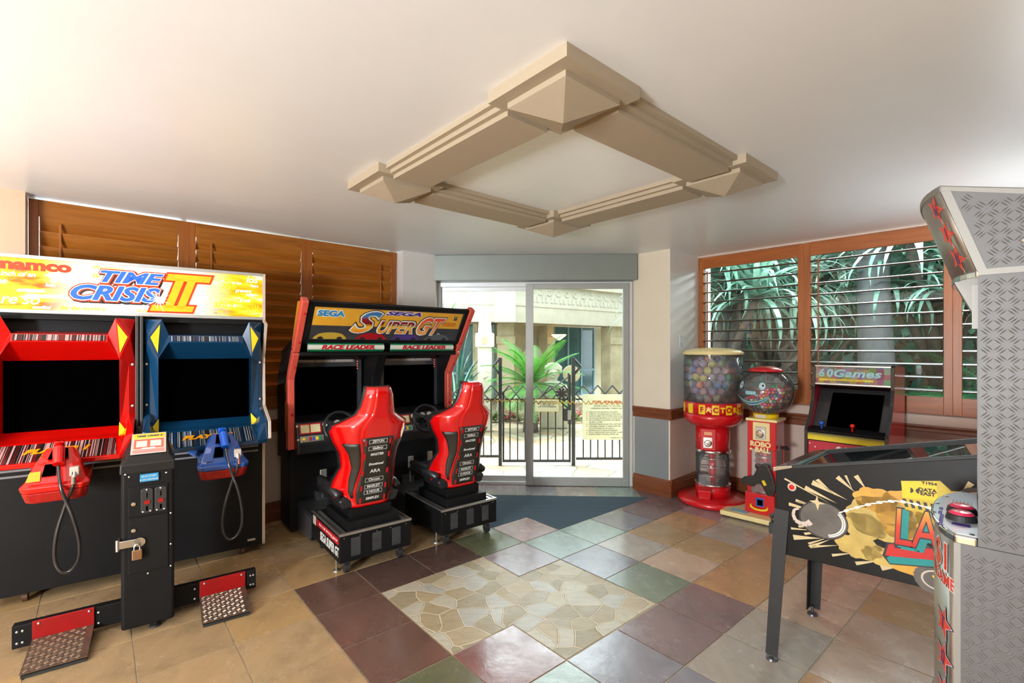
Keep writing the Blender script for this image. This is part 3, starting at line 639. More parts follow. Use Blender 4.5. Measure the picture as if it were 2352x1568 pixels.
# ---- coin pedestal with foot pedals ---------------------------------
pd = thing('coin_pedestal', 'black steel coin pedestal with two red pedals on a low bar, before the shooting cabinet', 'coin box', (-1.96, 2.594, 0), radians(35.5))
build('pedestal_body', MB().box(-.115, .115, 0, .24, .035, .885), M['black'], pd, bevel=.014, seg=3)
hd = loft([[(-.120, -.006, .86), (.120, -.006, .86), (.120, .246, .86), (-.120, .246, .86)], [(-.118, -.004, .91), (.118, -.004, .91), (.118, .244, .93), (-.118, .244, .93)], [(-.088, .035, .945), (.088, .035, .945), (.075, .225, 1.035), (-.075, .225, 1.035)]])
hood = build('pedestal_hood', hd, mat('satin_black_steel', (.02, .02, .02), .3, .3), pd, bevel=.006)
sl = atan2(.09, .19); cmx = T(0, .13, .994) @ Matrix.Rotation(sl, 4, 'X')
card = build('instruction_card', MB().box(-.078, .078, -.098, .098, 0, .002, cmx), mat('card_pink_border', srgb(226, 200, 192), .4), hood)
def onc(name, x0, x1, y0, y1, m, z=.003): return build(name, MB().box(x0, x1, y0, y1, .001, z, cmx), m, card)
onc('card_header', -.072, .072, .045, .092, M['yel']); word('TIME CRISIS II', .020, mat('navy_ink', srgb(50, 60, 130), .5), card, cmx @ T(0, .068, .0034), shear=.3, off=.0006)
onc('card_picture', -.066, .066, -.05, .038, mat('salmon_print', srgb(214, 110, 84), .5)); onc('card_picture', -.056, -.008, -.035, .022, mat('pale_print', srgb(214, 226, 216), .5), .0036); onc('card_picture', .006, .056, -.035, .022, mat('pale_print', srgb(214, 226, 216), .5), .0036)
onc('card_footer', -.07, .07, -.09, -.06, mat('pink_print', srgb(226, 150, 140), .5)); onc('card_picture', -.03, .03, -.055, -.045, M['white'], .0036)
st_ = build('price_sticker', MB().box(-.035, .045, -.0105, -.0005, .812, .852), M['skyst'], pd)
word('$2.00 START', .012, M['white'], st_, T(.005, -.0112, .84) @ FRONT); word('$1.00 CONTINUE', .0105, M['white'], st_, T(.005, -.0112, .822) @ FRONT)
cdr = build('coin_door', MB().box(-.082, .088, -.006, 0, .63, .79), M['black'], pd, bevel=.002); build('cash_door', MB().box(-.082, .088, -.006, 0, .33, .625), M['black'], pd, bevel=.002)
for cx in (-.005, .055):
    cs = MB().prism('y', [(cx+.026*cos(q), .765+.012*sin(q)) for q in [i*pi/8 for i in range(9)]]+[(cx+.026*cos(q), .655+.012*sin(q)) for q in [pi+i*pi/8 for i in range(9)]], -.012, -.006)
    mech = build('coin_mechanism', cs, mat('dark_plastic', (.03, .03, .032), .35), cdr, bevel=.002)
    build('coin_slot', MB().box(cx-.002, cx+.002, -.0135, -.012, .725, .752), M['screen'], mech); build('reject_button', MB().box(cx-.012, cx+.012, -.017, -.012, .692, .712), M['redm'], mech)
    build('return_slot', MB().box(cx-.004, cx+.004, -.0135, -.012, .655, .68), M['screen'], mech)
    for x, z in ((cx, .768), (cx-.016, .652), (cx+.016, .652)): build('screw', MB().lathe([(.005, 0), (.005, .003), (.001, .005)], 8, M=T(x, -.012, z) @ FRONT), M['screw'], mech)
for z in (.70, .56): build('barrel_lock', MB().lathe([(.010, 0), (.010, .006), (.006, .007), (.006, .004), (.001, .004)], 14, M=T(-.062, -.006, z) @ FRONT), M['chrome'], pd)
for x, z in ((-.095, .86), (.08, .845), (.1, .62), (.1, .45), (0, .315), (.1, .33), (-.08, .845)): build('screw', MB().lathe([(.005, 0), (.005, .003), (.001, .005)], 8, M=T(x, -.002, z) @ FRONT), M['screw'], pd)
hs = MB(); hs.box(-.128, -.03, -.016, -.008, .475, .515); hs.box(-.128, -.118, -.016, .05, .47, .52); hs.tube([(-.128, -.014, .465), (-.128, -.014, .525)], .008, 10)
hsp = build('hasp', hs, M['screw'], pd, bevel=.003); build('hinge_tongue', MB().lathe([(.024, -.008), (.024, 0), (.001, 0)], 20, M=T(-.035, -.016, .495) @ FRONT), M['screw'], hsp)
pk = thing('padlock', 'brass padlock hanging from the steel hasp on the black coin pedestal', 'padlock', (-1.96, 2.594, 0), radians(35.5))
build('lock_body', MB().box(-.068, -.024, -.038, -.022, .41, .462), mat('aged_brass', srgb(150, 116, 84), .4, .7), pk, bevel=.004)
build('shackle', MB().tube([(-.058, -.03, .46), (-.058, -.03, .478), (-.05, -.03, .49), (-.042, -.03, .49), (-.034, -.03, .478), (-.034, -.03, .46)], .0035, 8), M['screw'], pk)
bar = MB().box(-.545, .535, .135, .185, .028, .142)
fb = build('foot_bar', bar, M['black'], pd, bevel=.004)
for x in (-.525, -.505, -.215, .215, .505, .52):
    for z in (.055, .112): build('bolt', MB().lathe([(.007, 0), (.006, .004), (.001, .006)], 8, M=T(x, .135, z) @ FRONT), M['screw'], fb)
for x0, x1 in ((-.47, -.232), (.238, .475)):
    fp = build('foot_pedal', MB().box(x0, x1, .124, .134, .05, .15), M['redm'], pd, bevel=.002); fp['label'] = 'red foot pedal with tread plate'
    tp = MB().add([(x0, .128, .058), (x1, .128, .058), (x1, -.135, .022), (x0, -.135, .022)], [(0, 1, 2, 3)]); tpo = build('tread_plate', tp, M['treadm'], fp, solid=.004)
    build('raised_bars', lozenges(MB(), lambda u, v, h: (u, v, .022+(v+.135)*.036/.263+h+.0046), x0+.004, x1-.004, -.131, .126, .023, h=.0025), M['treadb'], tpo)
    build('pedal_base', MB().prism('x', [(.128, .053), (-.135, .016), (-.135, .004), (.128, .004)], x0+.004, x1-.004), M['rubber'], fp)
    for x in (x0+.025, x1-.02): build('bolt', MB().lathe([(.007, 0), (.006, .004), (.001, .006)], 8, M=T(x, .124, .135) @ FRONT), M['screw'], fp)
build('levelling_foot', MB().lathe([(.028, 0), (.026, .01), (.01, .016), (.01, .04)], 16, (.03, .05)), M['rubber'], pd); build('levelling_foot', MB().lathe([(.028, 0), (.026, .01), (.01, .016), (.01, .04)], 16, (-.03, .2)), M['rubber'], pd)
# ================================================================= TWIN RACING CABINET
M['coral'] = mat('faded_coral_plastic', srgb(214, 88, 72), .35, var=.06, coat=.3)
M['amber'] = mat('amber_print', srgb(226, 168, 50), .35, var=.12, scale=5, coat=.4)
M['amberS'] = mat('amber_side_print', srgb(200, 140, 20), .4, var=.1)
M['char'] = mat('charcoal_print', (.05, .05, .055), .3, var=.2, scale=8, coat=.4)
M['grn'] = mat('green_print', srgb(20, 130, 84), .3, emit=.15)
M['lpw'] = mat('white_print', (.75, .76, .72), .4)
M['purp'] = mat('purple_ink', srgb(70, 40, 140), .4)
M['skyb'] = mat('sky_blue_ink', srgb(40, 140, 200), .4)
M['seat'] = mat('glossy_red_shell', srgb(216, 8, 12), .16, var=.03, coat=1.0)
M['vinyl'] = mat('black_vinyl', (.016, .016, .018), .32, var=.2, bmp=.05, bscale=300)
M['seatp'] = mat('olive_black_print', srgb(46, 42, 34), .4, var=.1)
M['dred'] = mat('dark_red_print', srgb(190, 20, 34), .4)
M['silv'] = mat('worn_silver_trim', (.55, .53, .5), .35, .9, var=.1)
M['treadg'] = tread('grey_tread_plate', (.30, .32, .32), .4, .02)
def grad(name, stops, axis=2, lo=0, hi=1, coat=.3):
    m, t, b = nt(name); tc = t.nodes.new('ShaderNodeTexCoord'); sp = t.nodes.new('ShaderNodeSeparateXYZ'); t.links.new(tc.outputs['Object'], sp.inputs[0])
    mr = t.nodes.new('ShaderNodeMapRange'); mr.inputs[1].default_value = lo; mr.inputs[2].default_value = hi; t.links.new(sp.outputs[axis], mr.inputs[0])
    t.links.new(ramp(t, mr.outputs[0], stops), b.inputs['Base Color']); b.inputs['Roughness'].default_value = .35; b.inputs['Coat Weight'].default_value = coat; return m
rc = thing('twin_racing_game', 'wide two-player racing cabinet with coral side edges and amber marquee, behind two red bucket seats', 'arcade machine', (-.639, 3.609, 0), radians(38.3))
BW = .745
ms = Vector((.5, 1.875)); me_ = Vector((.70, 1.575))                 # marquee face (y, z)
bd = MB(); bd.prism('x', [(.50, 1.885), (.70, 1.885), (.90, 1.62), (1.30, 1.5), (1.30, .66), (1.16, .66), (1.16, 1.40), (.90, 1.52), (.745, 1.555), (.70, 1.57)], -BW+.03, BW-.03)
bd.box(-.72, .72, .98, 1.30, .03, .68)
build('cabinet_body', bd, M['black'], rc, bevel=.004)
sidep = [(.50, 1.89), (.66, 1.90), (.84, 1.56), (1.16, 1.45), (1.30, 1.28), (1.30, .60), (1.0, .63), (.92, .70), (.92, 1.28), (.765, 1.505)]
for s in (-1, 1):
    x0, x1 = sorted((s*BW, s*(BW-.03))); sp_ = build('side_panel', MB().prism('x', sidep, x0, x1), M['black'], rc, bevel=.003)
    xo = s*(BW+.0015)
    build('side_print', MB().poly([(xo, .53, 1.87), (xo, .65, 1.885), (xo, .82, 1.57), (xo, .79, 1.53)]), M['amberS'], sp_, solid=.0012)
    build('side_print', MB().poly([(xo, .97, 1.28), (xo, 1.04, 1.22), (xo, 1.04, .86), (xo, .97, .80)]), M['amberS'], sp_, solid=.0012)
    build('side_sticker', MB().poly([(xo*1.001, .98, 1.18), (xo*1.001, 1.03, 1.16), (xo*1.001, 1.03, 1.09), (xo*1.001, .98, 1.10)]), M['blue2'], sp_, solid=.0012)
    for pts, nm in (([(.50, 1.89), (.765, 1.51)], 'edge_moulding'), ([(.765, 1.50), (.92, 1.28), (.92, .71)], 'edge_moulding')):
        q = [Vector(p) for p in pts]; front = []; back = []
        for k, p in enumerate(q):
            d = (q[min(k+1, len(q)-1)]-q[max(k-1, 0)]).normalized(); n_ = Vector((-d.y, d.x))
            if n_.x > 0: n_ = -n_
            front.append(p+n_*.035); back.append(p-n_*.035)
        x0, x1 = sorted((s*(BW-.038), s*(BW+.014)))
        mo = build(nm, MB().prism('x', [tuple(p) for p in front]+[tuple(p) for p in back[::-1]], x0, x1), M['coral'], rc, bevel=.010, seg=3)
        for k in range(2):
            a, b2 = (front[0], front[1]) if len(front) == 2 else (front[1-k], front[2-k]); p = a+(b2-a)*((.22, .78)[k] if len(front) == 2 else .5)
            build('screw_recess', MB().box(min(s*(BW-.03), s*(BW-.006)), max(s*(BW-.03), s*(BW-.006)), p.x-.0025, p.x+.012, p.y-.012, p.y+.012), M['dred'], mo, bevel=.004)
# marquee artwork: local frame of the sloping face
tilt = atan2(me_.x-ms.x, ms.y-me_.y); mc = (ms+me_)/2; FL = (me_-ms).length
MM = T(0, mc.x-.004, mc.y) @ Matrix.Rotation(pi/2+tilt, 4, 'X')       # x right, y up the face, z out towards the player
mqf = build('marquee', MB().box(-.70, .70, -FL/2, FL/2, -.01, .0, MM), M['char'], rc)
def mplate(x0, x1, y0, y1, z, m, name='marquee_print'): return build(name, MB().box(x0, x1, y0, y1, 0, z, MM), m, mqf)
mplate(-.655, .655, -.025, .135, .002, M['amber']); 
for x0, x1, y0, y1 in ((-.70, .70, .145, .18), (-.70, -.668, -.18, .18), (.668, .70, -.18, .18), (-.70, .70, -.18, -.155)): build('marquee_frame', MB().box(x0, x1, y0, y1, -.01, .010, MM), M['black'], mqf, bevel=.002)
mplate(-.668, .668, -.155, -.025, .0015, M['char'])
def mt(s, size, x, y, m, z=.003, **k): return word(s, size, m, mqf, MM @ T(x, y, z), **k)
mt('SEGA', .062, -.525, .085, M['lpw'], .0026, off=.006, fit=(.225, .066)); mt('SEGA', .062, -.525, .085, M['skyb'], .004, off=.0025, fit=(.205, .052))
mt('SEGA', .05, .07, .108, M['lpw'], .0026, off=.005, sx=2.7, shear=.3); mt('SEGA', .05, .07, .108, M['purp'], .004, off=.002, sx=2.7, shear=.3)
M['lg1'] = grad('chrome_sunset_letters', [(0, srgb(236, 110, 20)), (.3, srgb(240, 190, 60)), (.42, srgb(120, 24, 24)), (.6, srgb(150, 30, 40)), (.72, srgb(60, 130, 180)), (1, srgb(70, 60, 140))], 2, 1.64, 1.84)
M['lg2'] = grad('fire_letters', [(0, srgb(240, 180, 90)), (.5, srgb(236, 90, 40)), (1, srgb(214, 20, 40))], 2, 1.64, 1.84)
def big(s, x, y, w, h, m, sh):
    for mm, z, o in ((M['ldark'], .0045, .040), (M['lpw'], .0060, .024), (m, .0076, 0)): mt(s, .2, x, y, mm, z, off=.004+o*.3, shear=sh, ext=.0005, fit=(w+o, h+o*.8))
big('S', -.235, .018, .24, .20, M['lg1'], .45); big('UPER', .035, -.025, .32, .115, M['lg1'], .35); big('GT', .36, -.005, .25, .175, M['lg2'], .4)
for k, (x, m) in enumerate(((-.50, mat('yellow_car_print', srgb(190, 160, 60), .4)), (-.16, mat('red_car_print', srgb(170, 20, 34), .4)), (.15, mat('violet_car_print', srgb(80, 60, 130), .4)), (.46, mat('grey_car_print', srgb(90, 96, 104), .4)))):
    mb = MB(); pts = [(x+.13*cos(q), -.15+.062*sin(q)**.8*(1 if abs(cos(q)) < .75 else .8)) for q in [i*pi/12 for i in range(13)]]
    mb.prism('z', pts, .0015, .0028, MM); build('car_print', mb, m, mqf)
    for sx in (-.075, .075): build('wheel_print', MB().prism('z', [(x+sx+.024*cos(q), -.15+.024*sin(q)) for q in [i*pi/8 for i in range(9)]], .0028, .0036, MM), M['ldark'], mqf)
mt('TM', .022, .46, -.085, M['lpw']); mplate(.575, .605, .065, .105, .003, M['ldark']); mt('T', .03, .59, .087, M['lpw'], .0035)
for k in range(3): mt('the first racing game of its kind', .011, .54, .035-.014*k, M['dred'])
# race leader bars
for cx in (-.345, .345):
    cyl = []
    for k in range(9): q = -pi/2-.3+k*(pi+.2)/8; cyl.append((.735-.035*cos(q)-.01, 1.535+.038*sin(q)))
    lb = build('leader_bar', MB().prism('x', cyl, cx-.31, cx+.31), grad('green_white_bar', [(.0, srgb(16, 110, 70)), (.22, srgb(16, 120, 76)), (.30, srgb(214, 216, 206)), (.66, srgb(220, 222, 212)), (.78, srgb(20, 140, 90)), (1, srgb(10, 110, 70))], 2, 1.495, 1.575), rc, smooth=False)
    word('RACE LEADER', .046, M['dred'], lb, T(cx, .6885, 1.532) @ FRONT, off=.002, sx=1.5, shear=.3, ext=.0015)
build('hood_lip', MB().box(-BW+.03, BW-.03, .74, .80, 1.462, 1.497), M['black'], rc, bevel=.01)
# middle divider and monitors
dv = MB(); dv.prism('x', [(.80, 1.47), (1.16, 1.47), (1.16, .95), (1.0, 1.0), (.93, 1.27)], -.045, .045); build('centre_divider', dv, M['black'], rc, bevel=.01)
bez = mat('reflective_smoked_bezel', (.045, .05, .06), .12, coat=.6)
for cx in (-.385, .41):
    mo = build('monitor', MB().box(cx-.31, cx+.31, 1.115, 1.15, .90, 1.47), bez, rc)
    build('screen', MB().box(cx-.262, cx+.262, 1.105, 1.115, .94, 1.362), M['screen'], mo)
    build('instruction_strip', MB().box(cx-.27, cx+.24, 1.108, 1.115, 1.40, 1.445), mat('pale_instruction_strip', srgb(150, 140, 138), .5), mo)
    for k in range(3): build('strip_print', MB().box(cx-.26+.165*k, cx-.11+.165*k, 1.1065, 1.108, 1.407, 1.438), mat('grey_print', srgb(180, 176, 170), .5), mo)
    for k in range(4): build('indicator_lamp', MB().ball((0, 0, 0), .004, 8, 5), mat('red_led', (1, .1, .05), .3, emit=2), mo, loc=(cx+.272, 1.11, 1.34+.022*k))
# dashboards
for cx in (-.385, .41):
    ds = MB(); ds.prism('x', [(.80, .68), (.80, .76), (.86, .93), (1.12, .955), (1.12, .68)], cx-.325, cx+.325)
    dsh = build('dashboard', ds, M['vinyl'], rc, bevel=.012, seg=3)
    DM = T(cx, .829, .845) @ Matrix.Rotation(pi/2-atan2(.06, .17), 4, 'X')     # on the sloped dash face
    def dp(x0, x1, y0, y1, z, m, nm): return build(nm, MB().box(x0, x1, y0, y1, 0, z, DM), m, dsh, bevel=.002)
    bd_ = dp(-.30, -.13, -.01, .075, .003, M['dred'], 'button_board'); dp(-.29, -.225, .0, .065, .005, mat('cream_print', srgb(226, 220, 170), .5), 'start_card'); dp(-.215, -.14, .0, .065, .005, mat('cream_print', srgb(226, 220, 170), .5), 'start_card')
    dp(-.30, -.12, -.075, -.025, .004, M['silv'], 'button_plate')
    build('start_button', MB().lathe([(.012, 0), (.012, .012), (.001, .014)], 14, M=DM @ T(-.275, -.05, .004)), M['yel'], dsh)
    for k, m in enumerate((M['dred'], M['blue2'], M['yel'], M['grn'])): build('view_button', MB().box(-.235+.026*k, -.215+.026*k, -.065, -.037, .004, .012, DM), m, dsh, bevel=.002)
    for x, r in ((-.10, .02), (.0, .028), (.07, .028), (.14, .02)): build('gauge', MB().lathe([(r, 0), (r, .004), (.001, .004)], 20, M=DM @ T(x, .055, .0)), M['lpw'], dsh)
    for x in range(5):
        for y in range(2): build('vent_hole', MB().lathe([(.004, 0), (.004, .001), (.0001, .001)], 8, M=DM @ T(-.105+.014*x, -.02-.018*y, .0)), M['silv'], dsh)
    for y in (.06, -.05): build('bolt', MB().lathe([(.010, 0), (.010, .003), (.001, .004)], 12, M=DM @ T(-.315, y, 0)), M['silv'], dsh)
    WM = T(cx, .765, .878) @ Matrix.Rotation(radians(66), 4, 'X')
    tor = MB()
    for i in range(40):
        for k in range(10):
            a = 2*pi*i/40; b2 = 2*pi*k/10; R_ = .128+.0125*cos(b2); tor.v.append(tuple(WM @ Vector((R_*cos(a), R_*sin(a), .0125*sin(b2)))))
    tor.f = [[i*10+k, ((i+1) % 40)*10+k, ((i+1) % 40)*10+(k+1) % 10, i*10+(k+1) % 10] for i in range(40) for k in range(10)]
    sw = build('steering_wheel', tor, M['vinyl'], rc, smooth=True)
    for a in (radians(25), radians(155), radians(270)):
        build('spoke', MB().add([(-.016, 0, 0), (.016, 0, 0), (.012, .122, .006), (-.012, .122, .006)], [(0, 1, 2, 3)], WM @ Matrix.Rotation(a-pi/2, 4, 'Z')), M['vinyl'], sw, solid=.01)
    build('hub', MB().lathe([(.034, -.035), (.034, .006), (.028, .014), (.001, .014)], 20, M=WM), M['vinyl'], sw); build('horn_pad', MB().box(.03, .085, -.065, -.03, .0, .006, WM), M['orange'], sw)
    # pedals
    for k, (x, zt) in enumerate(((-.10, .50), (.10, .52))):
        pe = build('pedal', MB().box(x-.028, x+.028, .90, .915, zt-.11, zt, None), mat('worn_aluminium', (.5, .49, .46), .45, .8), rc, bevel=.01)
        pe.rotation_euler = (0, 0, 0); pe.location = (cx, -.02, .02); build('pedal_arm', MB().box(x-.006, x+.006, .915, .93, .26, zt-.06), M['silv'], pe)
        pe2 = build('pedal_box', MB().box(x-.05, x+.05, .90, .97, .235, .31), M['char'], pe, bevel=.006); pe2.location = (0, .03, 0)
    fl_ = build('foot_plate', MB().add([(cx-.27, .62, .235), (cx+.27, .62, .235), (cx+.27, .97, .27), (cx-.27, .97, .27)], [(0, 1, 2, 3)]), M['treadg'], rc, solid=.008, uvs=True)
    for x0 in (cx-.275, cx+.262): build('connecting_plate', MB().prism('x', [(.64, .06), (.64, .22), (.99, .26), (.99, .03), (.9, .03)], x0, x0+.013), M['char'], rc)
    build('connecting_box', MB().box(cx-.262, cx+.262, .645, .985, .04, .22), M['black'], rc)
# ---- the seat units -----------------------------------------------
def seat_unit(cx, label, text):
    ca_ = cos(radians(38.3)); sa_ = sin(radians(38.3))
    s = thing('racing_seat', label, 'seat', (-.639+ca_*cx, 3.609+sa_*cx, 0), radians(38.3), 'red racing seats before the racing cabinet')
    bs = build('seat_base', MB().box(-.26, .26, 0, .635, .085, .272), M['black'], s, bevel=.004)
    lp = MB(); lp.box(-.263, .263, -.004, .02, .266, .283); lp.box(-.263, -.245, .02, .62, .272, .281); lp.box(.245, .263, .02, .62, .272, .281); build('metal_trim', lp, M['silv'], bs, bevel=.002)
    tr = MB(); tr.box(-.235, -.205, .03, .60, .272, .277); tr.box(.205, .235, .03, .60, .272, .277); build('seat_rail', tr, M['silv'], bs)
    for vx in (-.15, .0, .145):
        vn = MB().box(vx-.033, vx+.033, -.0008, .0, .118, .242)
        for k in range(7): vn.box(vx-.03, vx+.03, -.005, .0, .125+.017*k, .133+.017*k)
        build('vent', vn, M['char'], bs)
    for x in (-.23, -.12, .0, .1, .22): build('screw', MB().lathe([(.004, 0), (.004, .002), (.0005, .003)], 8, M=T(x, 0, .25) @ FRONT), M['screw'], bs)
    if text:
        LM = Matrix(((0, 0, -1, -.2603), (-1, 0, 0, 0), (0, 1, 0, 0), (0, 0, 0, 1)))     # text on the -x side, reading towards -y
        st2 = build('side_stripe', MB().box(-.2615, -.2600, .02, .50, .205, .252), M['dred'], bs)
        word('the real driving game', .026, M['lpw'], st2, LM @ T(-.24, .229, .0018), fit=(.40, .024)); word('SEGA SUPER GT', .072, M['lpw'], bs, LM @ T(-.215, .155, .0008), off=.002, fit=(.40, .066))
        build('paper_sticker', MB().box(-.2615, -.26, .52, .59, .195, .26), M['tmold'], bs)
    for x, y in ((-.20, .045), (.19, .045), (-.2, .56), (.2, .56)):
        c_ = build('caster', MB().tube([(x-.014, y, .034), (x+.014, y, .034)], .034, 16), M['rubber'], s); build('fork', MB().box(x-.02, x+.02, y-.012, y+.03, .05, .088), M['char'], c_)
    for x in (-.245, .235): build('levelling_foot', MB().lathe([(.026, 0), (.024, .008), (.006, .014), (.006, .09)], 14, (x, .11)), M['silv'], s)
    build('plinth', MB().box(-.185, .185, .04, .52, .272, .335), M['black'], s, bevel=.003); build('plinth', MB().box(-.15, .15, .10, .50, .335, .40), M['black'], s, bevel=.003)
    # shell: rows of (z, half width, y of spine, forward wrap)
    Z = [(.405, .195, .10, .07), (.45, .235, .10, .13), (.52, .262, .085, .17), (.60, .245, .065, .15), (.70, .215, .035, .11), (.80, .235, .01, .12), (.88, .280, -.012, .15), (.95, .305, -.03, .17), (.995, .290, -.045, .15), (1.035, .215, -.055, .11), (1.07, .152, -.063, .08), (1.12, .130, -.075, .06), (1.20, .112, -.09, .05), (1.25, .098, -.085, .05), (1.262, .085, -.06, .05)]
    def sample(v):
        k = v*(len(Z)-1); i = min(int(k), len(Z)-2); f = k-i; f = f*f*(3-2*f)*.5+f*.5
        return [Z[i][q]*(1-f)+Z[i+1][q]*f for q in range(4)]
    def shell(grow, off, yl=0.0):
        def fn(u, v):
            z, hw, y, wr = sample(v); x = (u-.5)*2; ax = abs(x); flat = .42
            yy = y+wr*(max(0, ax-flat)/(1-flat))**1.6+off; return (x*(hw+grow)*(1-.06*ax**4), yy+yl*ax, z+(grow*(v-.5)*.9))
        return fn
    build('seat_shell', MB().grid(shell(0, 0), 28, 42), M['seat'], s, smooth=True, solid=.012)
    build('seat_padding', MB().grid(shell(.010, .030), 28, 42), M['vinyl'], s, smooth=True, solid=.055)
    # rear print: centre panel and the two dark side flashes, following the shell
    def onshell(u, v, d): p = shell(0, -d)(u, v); return p
    def patch(name, u0, u1, v0, v1, m, ub0=None, ub1=None, d=.003, par=None):
        ub0 = u0 if ub0 is None else ub0; ub1 = u1 if ub1 is None else ub1
        return build(name, MB().grid(lambda a, b2: onshell((u0+(ub0-u0)*(1-b2))*(1-a)+(u1+(ub1-u1)*(1-b2))*a, v0+(v1-v0)*b2, d), 6, 14), m, par or s, smooth=True, solid=.001)
    pn = patch('print_panel', .31, .69, .04, .46, M['seatp'], .25, .75, .012); pn['label'] = 'dark sponsor print panel'
    rib = build('spine_ridge', MB().grid(lambda a, b2: onshell(.30+.40*a, .46+.50*b2, .010*(1 if .05 < a < .95 else 0)), 12, 16), M['seat'], s, smooth=True)
    patch('side_flash', .085, .27, .10, .42, M['seatp'], .20, .23, .004); patch('side_flash', .73, .915, .10, .42, M['seatp'], .77, .80, .004)
    for k, (wd, ox) in enumerate((('ZETUN', 1), ('Gallery', 1), ('MASTER', 0), ('Emotional', 0), ('ARA', 0), ('Chrono', 2), ('MARLEY', 2), ('2 HOUR', 1), ('SIMPLEX', 0))):
        v = .43-.043*k; p = Vector(onshell(.5, v, .0155)); p2 = Vector(onshell(.5, v-.02, .0155)); d = (p-p2).normalized()
        R_ = Matrix(((1, 0, 0, 0), (0, d.y, -d.z, 0), (0, d.z, d.y, 0), (0, 0, 0, 1))); 
        word(wd, .036 if k == 4 else .025, M['lpw'], pn, T(*p) @ R_, off=.0006, shear=.15 if k in (1, 3, 2) else 0, sx=1.05)
        if ox: 
            fr_ = MB(); a_, b_ = (.066, .015)
            for (xa, xb, ya, yb) in ((-a_, a_, b_-.002, b_), (-a_, a_, -b_, -b_+.002), (-a_, -a_+.002, -b_, b_), (a_-.002, a_, -b_, b_)): fr_.box(xa, xb, ya, yb, 0, .0008, T(*p) @ R_)
            build('logo_frame', fr_, M['lpw'], pn)
        if k % 2 == 0:
            for sx in (-.088, .088): build('red_dash', MB().box(sx-.007, sx+.007, -.028, .012, 0, .0008, T(*p) @ R_), M['dred'], pn)
    # cushion and its bolsters
    cs = loft([[(-.20, .12, .40), (.20, .12, .40), (.215, .60, .42), (-.215, .60, .42)], [(-.225, .12, .46), (.225, .12, .46), (.235, .63, .50), (-.235, .63, .50)], [(-.19, .14, .49), (.19, .14, .49), (.19, .61, .53), (-.19, .61, .53)]])
    build('seat_cushion', cs, M['vinyl'], s, bevel=.03, seg=4)
    for sx in (-1, 1): build('bolster', MB().tube([(sx*.215, .14, .50), (sx*.228, .30, .52), (sx*.228, .48, .535), (sx*.21, .60, .53)], [.028, .036, .036, .022], 12), M['vinyl'], s, smooth=True)
    return s
seat_unit(-.389, 'red bucket racing seat whose black wheeled base has white lettering on its side', True)
seat_unit(.389, 'red bucket racing seat nearest the glass door, its black base plain at the side', False)
# ================================================================= VENDING GLOBES
M['vred'] = mat('vending_red', srgb(208, 20, 30), .28, var=.05, coat=.5)
M['cream'] = mat('cream_yellow_plastic', srgb(240, 222, 160), .35, var=.03)
M['bowl'] = glass('clear_plastic', (.985, .99, .99), 1.0, 1.4, .085, (.85, .93, .95))  # pale haze mixed into the clear plastic imitates reflected light
M['vyel'] = mat('vending_yellow', srgb(240, 204, 20), .4, var=.03)
vm = thing('capsule_vending_machine', 'tall red capsule machine with cream lid and clear drum of toy capsules, beside the pillar', 'vending machine', (2.0, 4.80, 0), radians(-23))
build('base_disc', MB().lathe([(.30, 0), (.325, .012), (.33, .04), (.31, .062), (.20, .078), (.17, .08)], 48), M['vred'], vm, smooth=True)
build('lower_drum', MB().lathe([(.162, .07), (.162, .185)], 40), M['vred'], vm, smooth=True)
build('prize_chute', loft([[(-.12, -.235, .075), (-.02, -.235, .075), (-.02, -.13, .075), (-.12, -.13, .075)], [(-.13, -.25, .16), (-.01, -.25, .16), (-.01, -.13, .20), (-.13, -.13, .20)]]), M['vred'], vm, bevel=.003)
build('chute_opening', MB().add([(-.122, -.243, .162), (-.018, -.243, .162), (-.018, -.16, .186), (-.122, -.16, .186)], [(0, 1, 2, 3)]), mat('dark_red_inside', (.10, .005, .01), .5), vm)
build('chute_flap', MB().box(-.125, -.015, -.175, -.172, .17, .30), M['bowl'], vm)
for z0, z1 in ((.18, .20), (.50, .53)): build('chrome_band', MB().lathe([(.164, z0), (.168, z0+.002), (.168, z1-.002), (.164, z1)], 48), M['chrome'], vm, smooth=True)
build('clear_tube', MB().lathe([(.158, .19), (.158, .51)], 48), M['bowl'], vm, smooth=True)
build('inner_post', MB().lathe([(.035, .08), (.035, .52)], 20), M['vred'], vm, smooth=True)
sp = MB(); pts = [(.15*cos(q*.25), .15*sin(q*.25), .22+.0033*q) for q in range(0, 86)]; sp.tube(pts, .004, 6); build('spiral_ramp_rail', sp, M['chrome'], vm, smooth=True)
sp = MB(); sp.grid(lambda u, v: ((.04+.11*v)*cos(u*21), (.04+.11*v)*sin(u*21), .215+.28*u), 120, 1); build('spiral_ramp', sp, M['bowl'], vm)
build('upper_drum', MB().lathe([(.160, .525), (.160, .76)], 40), M['vred'], vm, smooth=True)
cm_ = build('coin_plate', MB().box(-.11, .03, -.176, -.10, .535, .745), M['vred'], vm, bevel=.006)
build('price_label', MB().box(-.075, -.005, -.1785, -.176, .685, .715), mat('orange_label', srgb(240, 170, 120), .5), cm_)
ck = build('coin_mechanism', MB().box(-.085, .0, -.184, -.176, .56, .665), M['silv'], cm_, bevel=.003); build('turn_knob', MB().lathe([(.034, 0), (.034, .012), (.026, .018), (.001, .02)], 20, M=T(-.04, -.184, .61) @ FRONT), M['chrome'], ck, smooth=False); build('knob_grip', MB().box(-.062, -.018, -.220, -.2, .603, .617), M['chrome'], ck, bevel=.004)
build('collar_bowl', MB().lathe([(.162, .755), (.20, .765), (.25, .80), (.274, .845), (.276, .885)], 48), M['vred'], vm, smooth=True)
band = build('lettered_band', MB().lathe([(.276, .885), (.276, 1.0)], 48), M['vred'], vm, smooth=True)
